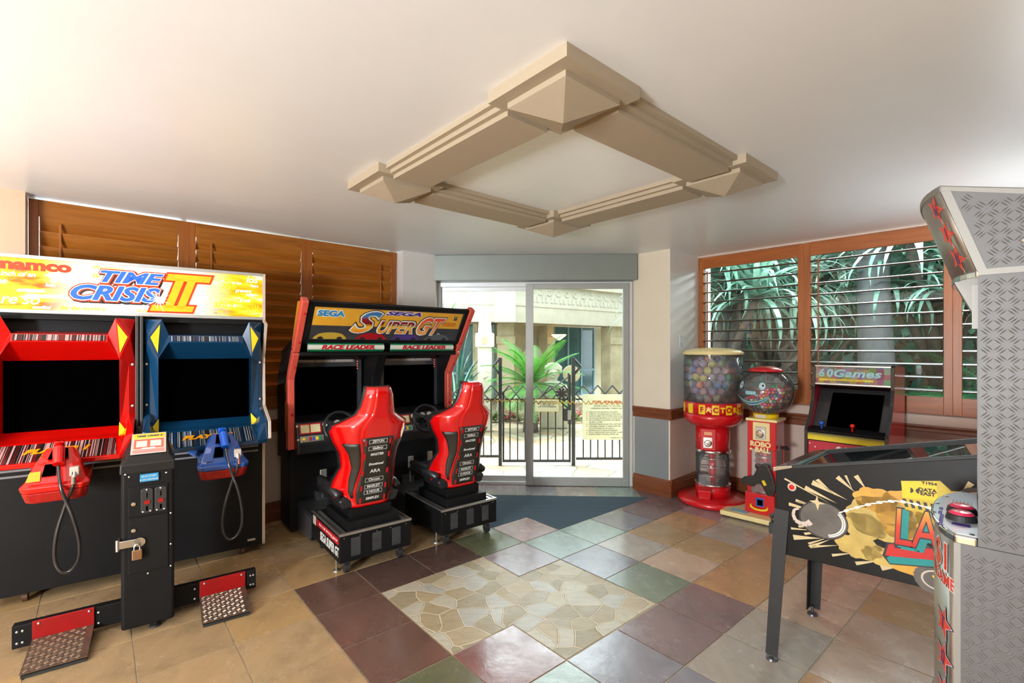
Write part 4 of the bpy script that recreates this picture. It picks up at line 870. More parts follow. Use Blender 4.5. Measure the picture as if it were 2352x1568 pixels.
for k in range(28):                                    # checks and letters round the band
    a = -pi/2+radians(23)-.30+(k-10)*2*pi/28; 
    R_ = Matrix.Rotation(a+pi/2, 4, 'Z')
    if k % 2 == 0:
        build('yellow_check', MB().lathe([(.2768, .895), (.2768, .985)], 3, a0=a-pi/28, a1=a+pi/28), M['vyel'], band)
    ch = {8: 'F', 9: 'A', 10: 'C', 11: 'T', 12: 'O', 13: 'R', 14: 'Y'}.get(k)
    if ch: word(ch, .066, M['vyel'] if k % 2 else M['dred'], band, R_ @ T(0, -.2785, .938) @ FRONT, off=.003)
build('clear_drum', MB().lathe([(.273, 1.0), (.273, 1.468)], 64), M['bowl'], vm, smooth=True)
build('drum_floor', MB().lathe([(.001, 1.0), (.27, 1.0)], 40), mat('drum_floor', (.3, .3, .32), .5), vm)
build('centre_rod', MB().tube([(0, 0, 1.0), (0, 0, 1.5)], .004, 8), M['silv'], vm)
build('lid', MB().lathe([(.282, 1.462), (.284, 1.485), (.25, 1.505), (.15, 1.525), (.001, 1.533)], 56), M['cream'], vm, smooth=True)
# capsules: packed by dropping into a hexagonal stack with jitter
CAPC = [('pale violet', srgb(150, 110, 170)), ('green', srgb(70, 180, 120)), ('orange', srgb(244, 120, 80)), ('yellow', srgb(220, 205, 60)), ('blue', srgb(50, 110, 190)), ('pink', srgb(226, 100, 110)), ('plum', srgb(140, 70, 100)), ('lime', srgb(150, 200, 70))]
def capglass(name, col, k=.6):
    m = bpy.data.materials.new(name); m.use_nodes = True; t = m.node_tree; b = t.nodes['Principled BSDF']; o = t.nodes['Material Output']
    b.inputs['Base Color'].default_value = rgb(tuple(c+(1-c)*.22 for c in col)); b.inputs['Roughness'].default_value = .12; b.inputs['Coat Weight'].default_value = .6
    tr = t.nodes.new('ShaderNodeBsdfTransparent'); tr.inputs[0].default_value = rgb(tuple(.72+.28*c for c in col)); mx = t.nodes.new('ShaderNodeMixShader'); mx.inputs[0].default_value = k
    t.links.new(tr.outputs[0], mx.inputs[1]); t.links.new(b.outputs[0], mx.inputs[2]); t.links.new(mx.outputs[0], o.inputs[0]); return m
capm = [(n, capglass('capsule_'+n.replace(' ', '_'), c)) for n, c in CAPC]; capclear = capglass('capsule_clear', (.9, .93, .93), .22)
random.seed(11)
cap_mesh = {}
def cap_proto(n, m):
    r = .038
    o = build('toy_capsule', MB().lathe([(r*sin(q)+(1e-5 if k == 0 else 0), -r*cos(q)) for k, q in enumerate([i*pi/2/6 for i in range(7)])]+[(r*1.03, 0), (r*1.03, .003)], 18), m, None, smooth=True)
    h = build('clear_half', MB().lathe([(r*sin(q)+(1e-5 if k == 6 else 0), r*cos(q)) for k, q in enumerate([pi/2-i*pi/2/6 for i in range(7)])], 18), capclear, o, smooth=True)
    return o
protos = {}
spots = []
for L_ in range(6):
    for rr, n in ((.233, 18), (.153, 12)):
        for k in range(n):
            if L_ == 5 and random.random() < .35: continue
            a = 2*pi*(k+(.5 if L_ % 2 else 0))/n+random.uniform(-.02, .02)
            spots.append((rr*cos(a), rr*sin(a), 1.042+L_*.0675+random.uniform(-.005, .005)+(.034 if rr < .2 else 0)))
wr = Matrix.Rotation(radians(-23), 4, 'Z'); vis = []
for p in spots:
    q = wr @ Vector(p); wld = Vector((2.0+q.x, 4.80+q.y, q.z))
    toward = -(q.x*2.0+q.y*4.8)/(5.2)                    # how far towards the camera side
    if toward > -.06 or p[2] > 1.36: vis.append((wld, toward))
heights = ('bottom', 'low', 'middle', 'upper', 'topmost')
from collections import defaultdict
capgroup = 'toy capsules in the tall red machine'
for wld, tw in vis:
    n, m = random.choice(capm)
    lab = f'{n} and clear toy capsule piled with others inside the tall red capsule machine'
    if n not in protos:
        o = cap_proto(n, m); protos[n] = o; o['category'] = 'toy capsule'; o['group'] = capgroup+', '+n; o['label'] = lab
    else: o = dup(protos[n])
    o.location = wld; o.rotation_euler = (random.uniform(-1.6, 1.6), random.uniform(-1.6, 1.6), random.uniform(0, 6))
# ---- ball vending machine -----------------------------------------
rb = thing('ball_vending_machine', 'narrow red ball machine with round smiling-face globe, standing on a pale yellow base board', 'vending machine', (2.225, 4.297, 0), radians(-45))
build('base_board', MB().box(-.30, .19, -.17, .33, .012, .055), M['cream'], rb, bevel=.01, seg=3)
for p in ((-.27, -.14), (.16, -.14), (.16, .3), (-.27, .3)): build('foot', MB().lathe([(.02, 0), (.02, .013)], 12, p), M['rubber'], rb)
build('board_print', MB().box(-.24, -.08, -.12, -.03, .0552, .0565), mat('pale_blue_print', srgb(150, 200, 214), .5, var=.3, scale=40), rb)
bw = .118
cb = MB(); cb.box(-bw, bw, -.0, .24, .62, .875); cb.box(-bw, bw, 0, .24, .055, .20)
for x in (-bw, bw-.03): 
    for y in (0, .21): cb.box(x, x+.03, y, y+.03, .2, .62)
build('cabinet_body', cb, M['vred'], rb, bevel=.004)
build('clear_panel', MB().box(-bw+.03, bw-.03, .004, .007, .2, .62), M['bowl'], rb); build('clear_panel', MB().box(bw-.007, bw-.004, .03, .21, .2, .62), M['bowl'], rb)
build('back_panel', MB().box(-bw+.005, bw-.005, .225, .235, .2, .62), mat('dark_teal_back', srgb(60, 84, 90), .4), rb)
build('inner_column', MB().lathe([(.05, .2), (.05, .62)], 16, (0, .12)), M['vred'], rb)
for k in range(7): build('spiral_shelf', MB().lathe([(.05, .23+.052*k), (.088, .23+.052*k), (.088, .24+.052*k), (.05, .24+.052*k)], 20, (0, .11)), M['silv'], rb, rot=(radians(0), 0, 0))
tp_ = build('top_plate', MB().box(-bw-.012, bw+.012, -.012, .252, .872, .895), M['cream'], rb, bevel=.004)
pl_ = build('coin_panel', MB().box(-.07, .07, -.006, 0, .70, .862), M['cream'], rb, bevel=.002)
ck = build('coin_mechanism', MB().box(-.045, .04, -.014, -.006, .715, .825), M['silv'], pl_, bevel=.003); build('turn_knob', MB().lathe([(.034, 0), (.034, .012), (.026, .02), (.001, .022)], 20, M=T(-.003, -.014, .765) @ FRONT), M['chrome'], ck); build('knob_grip', MB().box(-.028, .022, -.052, -.034, .757, .773), M['chrome'], ck, bevel=.004)
word('ROBO', .062, M['cream'], rb, T(-.008, -.0015, .665) @ FRONT, off=.003, sx=1.0); word('BALL', .056, M['cream'], rb, T(.01, -.0015, .615) @ FRONT, off=.003, sx=1.0); build('ball_mark', MB().lathe([(.011, 0), (.011, .001), (.0001, .001)], 12, M=T(-.088, -.0005, .617) @ FRONT), M['cream'], rb)
arm = MB().grid(lambda u, v: (bw+.0015, .05+.10*u+.03*v, .60+.25*u+.0*v), 1, 1); build('side_print', MB().poly([(bw+.0015, .06, .62), (bw+.0015, .10, .61), (bw+.0015, .19, .84), (bw+.0015, .15, .86)]), mat('pale_violet_print', srgb(196, 186, 200), .4, var=.2, scale=30), rb, solid=.001)
build('side_knob', MB().tube([(bw, .18, .63), (bw+.04, .18, .63), (bw+.045, .18, .635)], [.012, .02, .02], 10), M['rubber'], rb)
fb_ = build('prize_box', MB().box(-bw-.004, bw+.004, -.05, .0, .057, .235), M['vred'], rb, bevel=.004)
build('prize_opening', MB().box(-.03, .035, -.0525, -.05, .125, .20), M['blue2'], fb_); build('prize_opening_inside', MB().box(-.018, .028, -.0535, -.0525, .135, .185), M['screen'], fb_)
build('handle', MB().tube([(-.07, -.053, .135), (-.065, -.066, .115), (-.03, -.07, .10), (.03, -.07, .10), (.065, -.066, .112), (.07, -.053, .13)], .010, 8), M['vyel'], fb_, smooth=True)
gn = MB().prism('y', [(-.16, .335), (-.14, .30), (-.05, .29), (-.02, .325), (.01, .33), (.06, .235), (.11, .235), (.13, .30), (.11, .40), (.07, .50), (.03, .51), (.0, .49), (-.035, .50), (-.04, .47), (-.02, .45), (-.05, .39), (-.13, .365)], -.055, -.02)
gg = build('toy_gun_lever', gn, mat('gloss_black_plastic', (.015, .015, .016), .18, coat=.6), rb, bevel=.008, seg=3); gg['label'] = 'black toy gun lever'
build('gun_guard', MB().tube([(-.02, -.04, .325), (.02, -.04, .36), (.075, -.04, .355), (.09, -.04, .30)], .008, 8), M['rubber'], gg); build('yellow_trigger', MB().tube([(.03, -.045, .36), (.05, -.05, .32)], .016, 10), M['vyel'], gg)
build('globe_neck', MB().lathe([(.105, .895), (.105, .935)], 40, (0, .12)), M['vyel'], rb, smooth=True); build('name_tag', MB().box(-.055, .035, -.0, .004, .902, .928, T(0, .012, 0)), M['silv'], rb)
GC = (0, .12, 1.135); GR = .232
prof = [(GR*sin(q), GC[2]-GR*.93*cos(q)) for q in [radians(27)+i*radians(180-27-38)/24 for i in range(25)]]
build('globe', MB().lathe(prof, 56, (0, .12)), M['bowl'], rb, smooth=True)
build('globe_lid', MB().lathe([(.145, 1.315), (.15, 1.325), (.13, 1.34), (.07, 1.36), (.001, 1.365)], 40, (0, .12)), M['vred'], rb, smooth=True); build('lid_rod', MB().tube([(0, .12, .93), (0, .12, 1.35)], .0025, 6), M['silv'], rb)
# smiling face decals follow the front of the globe
M['face'] = mat('pale_teal_print', srgb(150, 196, 204), .4, var=.15, scale=60); M['faced'] = mat('teal_outline', srgb(40, 80, 96), .4)
def onglobe(a, e, d=.002):      # azimuth from the front (degrees), elevation
    a = radians(a-90-12); e = radians(e); r = GR+d; return (r*cos(e)*cos(a), .12+r*cos(e)*sin(a), GC[2]+r*.93*sin(e))
def gpatch(name, fn, m, nu=20, nv=2, d=.002, n2=None): return build(name, MB().grid(lambda u, v: onglobe(*fn(u, v), d), nu, nv), m, rb, smooth=True)
for ea in (-30, 22):
    for rr, mm, dd_ in ((9, 'faced', .002), (8, 'face', .003)): gpatch('face_eye', lambda u, v: (ea+rr*.85*v*cos(2*pi*u), 16+rr*1.15*v*sin(2*pi*u)), M[mm], 20, 1, dd_)
    gpatch('face_eye', lambda u, v: (ea+4.4*v*cos(2*pi*u)+1, 17+5*v*sin(2*pi*u)), M['lpw'], 16, 1, .0038); gpatch('face_pupil', lambda u, v: (ea+2.4*v*cos(2*pi*u)+1.5, 17+3*v*sin(2*pi*u)), M['ldark'], 16, 1, .0046)
gpatch('face_nose', lambda u, v: (-15+26*u, -6+10*v), M['faced'], 8, 2, .002); gpatch('face_nose', lambda u, v: (-14+24*u, -5+8*v), M['face'], 8, 2, .003)
for th, mm, dd_ in ((1.0, 'faced', .002), (.84, 'face', .003), (.25, 'faced', .0038)):
    gpatch('face_mouth', lambda u, v: (-46+82*u, -10-17*sin(pi*u)+th*(v-.5)*(6+6*sin(pi*u))), M[mm], 26, 1, dd_)
# bouncy balls in the globe
BC = [('red', srgb(200, 20, 40)), ('crimson', srgb(130, 16, 40)), ('pink', srgb(240, 90, 140)), ('yellow', srgb(244, 200, 30)), ('orange', srgb(240, 100, 70)), ('green', srgb(40, 150, 80)), ('violet', srgb(90, 60, 140)), ('white', srgb(226, 220, 210))]
bmats = [(n, mat('ball_'+n, c, .2, var=.25, scale=60, coat=.7)) for n, c in BC]
random.seed(5); bp = {}; r_ = .0155; wr = Matrix.Rotation(radians(-45), 4, 'Z'); cnt = 0
cand = []
for L_ in range(11):
    z = .955+L_*.0262
    for i in range(-9, 10):
        for j in range(-9, 10):
            x = (i+.5*(j % 2)+.3*(L_ % 2))*.033; y = (j+.3*(L_ % 2))*.0286
            z1 = z+random.uniform(-.003, .003); R2 = GR*sqrt(max(0, 1-((z1-GC[2])/(GR*.93))**2))-.021
            rr = sqrt(x*x+y*y)
            lim = 1.10+.10*x/.2+.05*(-y)/.2                   # the heap is higher on the right
            if rr > R2 or z1 > lim: continue
            shellish = rr > R2-.036 or z1 > lim-.035
            if not shellish: continue
            q = wr @ Vector((x, y, 0)); 
            if -(q.x*.46+q.y*.89) < -.05: continue
            cand.append((x, y, z1, rr))
random.shuffle(cand)
for x, y, z1, rr in cand[:290]:
    p = wr @ Vector((x, y+.12, 0)); wld = (2.225+p.x, 4.297+p.y, z1)
    n, m = random.choice(bmats)
    if n not in bp:
        o = build('bouncy_ball', MB().ball((0, 0, 0), r_, 12, 8), m, None, smooth=True); bp[n] = o
        tag(o, f'small {n} bouncy ball heaped with others in the round face globe', 'ball', 'bouncy balls in the globe, '+n)
    else: o = dup(bp[n])
    o.location = wld
# ================================================================= UPRIGHT ARCADE
M['cabred'] = mat('red_laminate', srgb(196, 20, 44), .22, var=.03, coat=.4)
M['cabpink'] = mat('rose_red_panel', srgb(190, 40, 60), .35, var=.04)
ug = thing('upright_arcade', 'small red and black upright arcade cabinet with two joysticks, standing between window and pinball table', 'arcade machine', (2.406, 3.957, 0), radians(-48.5))
UW = .55
sp_ = [(.0, 0), (0, .86), (.012, .875), (.10, .97), (.16, 1.08), (.19, 1.20), (.195, 1.375), (.225, 1.39), (.58, 1.37), (.58, 0)]
for x0, x1 in ((0, .018), (UW-.018, UW)):
    sd = build('side_panel', MB().prism('x', sp_, x0, x1), M['cabred'], ug)
    tm_ = MB(); pf = sp_[:8]
    for k in range(len(pf)-1):
        a, b2 = Vector(pf[k]), Vector(pf[k+1]); d = (b2-a).normalized(); n_ = Vector((-d.y, d.x))*.005; tm_.prism('x', [tuple(a+n_), tuple(b2+n_), tuple(b2-n_), tuple(a-n_)], x0-.003, x1+.003)
    build('edge_trim', tm_, mat('gloss_black_trim', (.02, .02, .02), .15, coat=.6), ug, bevel=.002)
bd = MB(); bd.box(.018, UW-.018, .03, .56, .03, .83); bd.box(.018, UW-.018, .40, .56, .83, 1.36); build('cabinet_body', bd, M['black'], ug)
build('front_panel', MB().box(.022, UW-.022, .014, .03, .05, .775), M['cabpink'], ug)
for x in (.235, .285): build('coin_button', MB().lathe([(.017, 0), (.017, .008), (.001, .01)], 16, M=T(x, .014, .735) @ FRONT), M['white'], ug)
for x, z in ((.03, .75), (.07, .725)): build('screw', MB().lathe([(.006, 0), (.005, .004), (.001, .005)], 8, M=T(x, .014, z) @ FRONT), M['silv'], ug)
def halftone(name, c1, c2, z0, z1, s=260):
    m, t, b = nt(name); L = t.links; v = coords(t, (s, 1, s)); ck = t.nodes.new('ShaderNodeTexVoronoi'); ck.inputs['Scale'].default_value = 1; ck.inputs['Randomness'].default_value = 0; L.new(v, ck.inputs['Vector'])
    tc = t.nodes.new('ShaderNodeTexCoord'); sp2 = t.nodes.new('ShaderNodeSeparateXYZ'); L.new(tc.outputs['Object'], sp2.inputs[0])
    mr = t.nodes.new('ShaderNodeMapRange'); mr.inputs[1].default_value = z0; mr.inputs[2].default_value = z1; mr.inputs[3].default_value = 0; mr.inputs[4].default_value = .75; L.new(sp2.outputs[2], mr.inputs[0])
    cmp_ = t.nodes.new('ShaderNodeMath'); cmp_.operation = 'LESS_THAN'; L.new(ck.outputs['Distance'], cmp_.inputs[0]); L.new(mr.outputs[0], cmp_.inputs[1])
    mx = t.nodes.new('ShaderNodeMix'); mx.data_type = 'RGBA'; L.new(cmp_.outputs[0], mx.inputs[0]); mx.inputs[6].default_value = rgb(c1); mx.inputs[7].default_value = rgb(c2); L.new(mx.outputs[2], b.inputs['Base Color']); b.inputs['Roughness'].default_value = .4; return m
build('yellow_apron', MB().box(.02, UW-.02, .002, .03, .785, .845), halftone('yellow_halftone', srgb(230, 206, 30), (.02, .02, .02), .795, .855), ug)
cpn = MB().add([(.02, .0, .852), (UW-.02, 0, .852), (UW-.02, .11, .872), (.02, .11, .872)], [(0, 1, 2, 3)]); cp_ = build('control_panel', cpn, M['black'], ug, solid=.012)
CM = T(0, 0, .853) @ Matrix.Rotation(atan2(.02, .11), 4, 'X')
for cx_, mjs, nm in ((.105, M['blue3'], 'blue'), (.315, M['red'], 'red')):
    for k in range(9):
        a = k*2*pi/9; build('control_art', MB().add([(cx_+.03*cos(a)-.012, .055+.022*sin(a)-.006, .0015), (cx_+.03*cos(a)+.012, .055+.022*sin(a)-.006, .0015), (cx_+.03*cos(a)+.014, .055+.022*sin(a)+.006, .0015), (cx_+.03*cos(a)-.01, .055+.022*sin(a)+.006, .0015)], [(0, 1, 2, 3)], CM), M['vyel'], cp_, solid=.001)
    build('control_art', MB().box(cx_+.045, cx_+.145, .022, .085, 0, .0016, CM), M['vyel'], cp_)
    js = build('joystick', MB().tube([(cx_, .055, .85), (cx_, .055, .91)], .006, 10), mjs, ug); js['label'] = nm+' ball-top joystick'
    build('joystick_ball', MB().ball((cx_, .055, .918), .0175, 16, 10), mjs, js, smooth=True); build('dust_washer', MB().lathe([(.018, .0), (.016, .004), (.001, .004)], 16, M=CM @ T(cx_, .055, .001)), mjs, js)
    for k, m in enumerate((M['red'], M['blue3'])): build('push_button', MB().lathe([(.016, .0), (.015, .008), (.010, .007), (.001, .007)], 16, M=CM @ T(cx_+.07+.048*k, .055, .002)), m, cp_)
for x0 in (.022, .47): build('control_art', MB().box(x0, x0+.055, .03, .075, 0, .0016, CM), M['red'], cp_)
build('monitor_glass', MB().add([(.02, .115, .872), (UW-.02, .115, .872), (UW-.02, .33, 1.17), (.02, .33, 1.17)], [(0, 1, 2, 3)]), mat('smoked_bezel', (.035, .033, .035), .2, coat=.4), ug, solid=.004)
build('screen', MB().add([(.09, .118, .888), (.44, .118, .888), (.44, .309, 1.152), (.09, .309, 1.152)], [(0, 1, 2, 3)], T(.03, -.006, 0)), M['screen'], ug, solid=.003)
build('hood_panel', MB().add([(.02, .20, 1.235), (UW-.02, .20, 1.235), (UW-.02, .35, 1.18), (.02, .35, 1.18)], [(0, 1, 2, 3)]), mat('dark_red_hood_panel', (.03, .01, .012), .2), ug)  # plain very dark red, glossy panel under the marquee
def collage():
    m, t, b = nt('game_collage_print'); vo = t.nodes.new('ShaderNodeTexVoronoi'); vo.distance = 'CHEBYCHEV'; vo.inputs['Scale'].default_value = 22; vo.inputs['Randomness'].default_value = .5
    t.links.new(coords(t, (1, 1, 1.2)), vo.inputs['Vector']); mx = t.nodes.new('ShaderNodeMix'); mx.data_type = 'RGBA'; mx.inputs[0].default_value = .72
    t.links.new(vo.outputs['Color'], mx.inputs[6]); mx.inputs[7].default_value = rgb(srgb(110, 60, 46)); t.links.new(mx.outputs[2], b.inputs['Base Color']); b.inputs['Roughness'].default_value = .15; b.inputs['Coat Weight'].default_value = .5; return m
mqm = build('marquee', MB().add([(.02, .196, 1.235), (UW-.02, .196, 1.235), (UW-.02, .205, 1.375), (.02, .205, 1.375)], [(0, 1, 2, 3)]), collage(), ug, solid=.004)
word('6', .085, M['face'], mqm, T(.065, .192, 1.318) @ FRONT, off=.004, shear=.15); word('0', .085, M['face'], mqm, T(.125, .192, 1.318) @ FRONT, off=.004, shear=.1); word('Games', .082, M['face'], mqm, T(.305, .192, 1.318) @ FRONT, off=.003, shear=.25, sx=1.35, sp=1.05)
build('yellow_strip', MB().box(.05, .42, .1925, .196, 1.258, 1.272), M['vyel'], mqm); word('insert coin, select your game with the joystick, press start', .011, M['ldark'], mqm, T(.235, .192, 1.265) @ FRONT)
sr = MB(); sr.box(.018, UW-.018, .188, .205, 1.222, 1.237); sr.box(.018, UW-.018, .19, .215, 1.372, 1.385); build('marquee_frame', sr, M['silv'], ug, bevel=.002)
build('top_panel', MB().add([(.018, .205, 1.38), (UW-.018, .205, 1.38), (UW-.018, .58, 1.365), (.018, .58, 1.365)], [(0, 1, 2, 3)]), M['black'], ug, solid=.01)
# ================================================================= PINBALL
M['pblk'] = mat('satin_black_side', (.008, .0075, .007), .42, var=.15, spec=.25)
M['cream2'] = mat('cream_ray_print', srgb(206, 186, 140), .45, var=.08); M['smoke'] = mat('ochre_smoke_print', srgb(196, 168, 90), .45, var=.18, scale=14); M['smoke2'] = mat('amber_smoke_print', srgb(214, 160, 60), .45, var=.15, scale=14)
M['pyel'] = mat('crane_yellow_print', srgb(206, 180, 50), .45, var=.06); M['teal'] = mat('teal_print', srgb(16, 142, 140), .45); M['gunm'] = mat('iron_grey_print', srgb(96, 90, 84), .45, var=.3, scale=10); M['pred'] = mat('poster_red', srgb(200, 34, 30), .45)
pb = thing('pinball_table', 'black pinball table on steel legs, its side painted with a wrecking ball and bold letters', 'pinball machine', (1.297, 2.37, 0), radians(-48.5))
PL = 1.30
side = [(0, .522), (0, .93), (.03, .94), (PL, 1.25), (PL, .60)]
cab = MB(); cab.prism('y', side, 0, .018); cab.prism('y', side, .545, .563); cab.box(0, .02, .018, .545, .53, .90); cab.box(PL-.02, PL, .018, .545, .62, 1.2)
cab.add([(.02, .018, .54), (PL, .018, .62), (PL, .545, .62), (.02, .545, .54)], [(0, 1, 2, 3)])
build('pinball_cabinet', cab, M['pblk'], pb, bevel=.003)
def sy(x, z): return z
top = lambda x: .94+(x-.03)*.2441
build('playfield', MB().add([(.03, .02, .86), (PL, .02, 1.12), (PL, .543, 1.12), (.03, .543, .86)], [(0, 1, 2, 3)]), mat('playfield_art', srgb(110, 140, 146), .3, var=.5, scale=8), pb)
random.seed(8)
for k in range(7):
    x = .15+random.random()*.9; y = .08+random.random()*.4; build('playfield_lamp', MB().ball((x, y, .875+x*.205), .010, 8, 6), mat('lamp_amber', (1, .6, .2), .4, emit=2.5), pb)
for k in range(3): build('bumper', MB().lathe([(.02, 0), (.03, .02), (.034, .03), (.001, .034)], 16, M=T(.7+.1*(k % 2), .2+.09*k, 1.0+.02*(k % 2))), M['lpw'], pb)
build('apron_card', MB().add([(.05, .20, .872), (.16, .20, .895), (.16, .36, .895), (.05, .36, .872)], [(0, 1, 2, 3)]), M['white'], pb)
build('playfield_glass', MB().add([(.04, .012, top(.04)), (PL, .012, top(PL)), (PL, .551, top(PL)), (.04, .551, top(.04))], [(0, 1, 2, 3)]), glass('pinball_glass', (.9, .95, .95), 1.8, 1.5, .28, (.5, .66, .72)), pb, solid=.004)  # pale blue haze put into the glass colour stands for its reflections
rl = MB()
for y in (-.002, .545): rl.prism('y', [(.0, .93), (.0, .944), (PL, 1.262), (PL, 1.248)], y, y+.02)
build('side_rail', rl, M['rubber'], pb, bevel=.002)
build('lock_bar', MB().prism('y', [(-.012, .918), (-.012, .935), (.005, .946), (.075, .962), (.075, .950)], -.004, .567), mat('polished_steel', (.6, .64, .68), .12, 1), pb, bevel=.003)
for x, y, sx_, sy_ in ((.0, .0, -1, -1), (.0, .563, -1, 1), (PL, .0, 1, -1), (PL, .563, 1, 1)):
    t_, b_ = .74, .03; fx_, fy_ = x+sx_*.033, y+sy_*.038
    lg = loft([[(fx_-sx_*.0, fy_, b_), (fx_-sx_*.055, fy_, b_), (fx_-sx_*.055, fy_-sy_*.004, b_), (fx_-sx_*.004, fy_-sy_*.004, b_), (fx_-sx_*.004, fy_-sy_*.055, b_), (fx_, fy_-sy_*.055, b_)],
               [(x+sx_*.004, y+sy_*.004, t_), (x-sx_*.062, y+sy_*.004, t_), (x-sx_*.062, y+sy_*.0, t_), (x, y, t_), (x, y-sy_*.062, t_), (x+sx_*.004, y-sy_*.062, t_)]])
    l_ = build('leg', lg, M['rubber'], pb); build('leg_leveller', MB().lathe([(.028, 0), (.026, .010), (.008, .016), (.007, .05)], 16, (fx_-sx_*.022, fy_-sy_*.022)), M['char'], l_)
pk2 = thing('padlock', 'black padlock hanging at the front corner of the pinball table', 'padlock', (1.297, 2.37, 0), radians(-48.5))
build('lock_body', MB().box(-.040, -.016, .02, .075, .60, .655), M['rubber'], pk2, bevel=.004); build('shackle', MB().tube([(-.028, .03, .65), (-.028, .03, .675), (-.028, .04, .69), (-.028, .055, .69), (-.028, .065, .675), (-.028, .065, .65)], .005, 8), M['rubber'], pk2)
build('hasp', MB().tube([(.01, .045, .68), (-.02, .045, .69), (-.04, .045, .68)], .012, 10), M['rubber'], pb)
fbn = build('flipper_button', MB().lathe([(.019, 0), (.019, .006), (.013, .008), (.013, .005), (.001, .005)], 24, M=T(.075, 0, .86) @ FRONT), M['tmold'], pb); build('button_cap', MB().lathe([(.012, .004), (.011, .009), (.001, .010)], 20, M=T(.075, 0, .86) @ FRONT), M['red'], fbn)
# the painted side: a coordinate map from photo-like art units: ax along (0..1 -> x), az height
art = bpy.data.objects.new('x', None); bpy.data.objects.remove(art)
sa = build('side_art', MB().poly([(.02, -.0008, .545), (PL-.01, -.0008, .63), (PL-.01, -.0008, 1.22), (.02, -.0008, .915)]), M['pblk'], pb)
def ap(pts, m, layer, name='painted_shape'):
    return build(name, MB().poly([(x, -.0010-.00035*layer, z) for x, z in pts]), m, sa, recalc=True)
def blob(cx, cz, rx, rz, m, layer, n=30, wob=.10, lobes=7, ph=0, name='painted_smoke'):
    return ap([(cx+rx*(1+wob*abs(sin(lobes*q/2+ph)))*cos(q), cz+rz*(1+wob*abs(sin(lobes*q/2+ph)))*sin(q)) for q in [2*pi*i/n for i in range(n)]], m, layer, name)
RC = (.38, .76)                                            # centre the rays fly from
rays = MB(); random.seed(21)
for k in range(34):
    a = radians(95+k*8.2+random.uniform(-3, 3)); w_ = radians(random.uniform(.6, 1.9)); r0 = random.uniform(.16, .22); r1 = random.uniform(.27, .40)
    pts = [(RC[0]+r0*cos(a), RC[1]+r0*.75*sin(a)), (RC[0]+r1*cos(a-w_), RC[1]+r1*.75*sin(a-w_)), (RC[0]+r1*cos(a+w_), RC[1]+r1*.75*sin(a+w_))]
    if random.random() < 2 and all(.03 < p[0] < PL-.05 and .56+.065*p[0] < p[1] < .895+.22*p[0] for p in pts): rays.poly([(p[0], -.0012, p[1]) for p in pts])
for x0, z0, x1, z1, w_ in ((.13, .87, .26, .825, .010), (.16, .90, .30, .85, .012), (.26, .945, .33, .89, .010), (.33, .965, .37, .91, .010), (.09, .80, .24, .775, .007), (.06, .775, .2, .765, .008), (.60, .99, .55, .92, .010), (.70, 1.01, .66, .94, .010), (.78, 1.03, .73, .95, .012), (.07, .66, .16, .675, .005), (.08, .62, .2, .65, .012), (.24, .585, .33, .625, .006), (.33, .578, .42, .62, .008), (.42, .59, .5, .625, .012), (.16, .60, .27, .64, .006)):
    d = Vector((x1-x0, z1-z0)).normalized(); n_ = Vector((-d.y, d.x))*w_; rays.poly([(x0+n_.x, -.0012, z0+n_.y), (x0-n_.x, -.0012, z0-n_.y), (x1, -.0012, z1)])
build('painted_rays', rays, M['cream2'], sa)
blob(.42, .80, .115, .085, M['smoke'], 2, wob=.14); blob(.40, .875, .07, .045, M['smoke2'], 2, wob=.2, ph=.5); blob(.50, .83, .09, .10, M['smoke2'], 2, wob=.12); blob(.36, .75, .07, .05, M['smoke'], 2, wob=.2)
blob(.34, .655, .075, .045, M['smoke'], 3, wob=.22, lobes=9); blob(.42, .64, .06, .035, M['smoke'], 3, wob=.2, lobes=9); blob(.55, .64, .13, .045, M['smoke2'], 2, wob=.1); blob(.70, .93, .09, .035, M['smoke2'], 2, wob=.25, lobes=11); blob(.68, .84, .14, .10, M['pyel'], 2, wob=.05)
blob(.203, .735, .100, .085, M['ldark'], 4, wob=0, n=40, name='painted_ball_outline'); blob(.205, .736, .094, .080, M['gunm'], 5, wob=0, n=40, name='painted_wrecking_ball'); 
for rr in (.088, .080):
    mb = MB(); mb.grid(lambda u, v: (.205+(rr-.003*v*2)*cos(-1.3+2.0*u), -.0034, .736+(rr-.003*v*2)*.85*sin(-1.3+2.0*u)), 20, 1); build('painted_ball_shine', mb, M['lpw'], sa)
sc4 = [(.180, .845), (.187, .818), (.215, .812), (.190, .805), (.184, .775), (.174, .804), (.148, .812), (.174, .820)]; ap(sc4, M['cream2'], 8, 'painted_glint')
hk = MB(); P_ = [(.155, .715), (.14, .70), (.115, .695), (.09, .705), (.08, .73), (.085, .755), (.105, .765)]; hk.tube([(x, -.004, z) for x, z in P_], [.012, .011, .010, .009, .008, .006, .004], 8); ho = build('painted_hook', MB(), M['silv'], sa); bpy.data.objects.remove(ho)
for k in range(len(P_)-1):
    a, b2 = Vector(P_[k]), Vector(P_[k+1]); d = (b2-a).normalized(); n_ = Vector((-d.y, d.x))*(.013-.0015*k); ap([tuple(a+n_), tuple(b2+n_*.9), tuple(b2-n_*.9), tuple(a-n_)], M['tmold'], 8+.1*k, 'painted_hook')
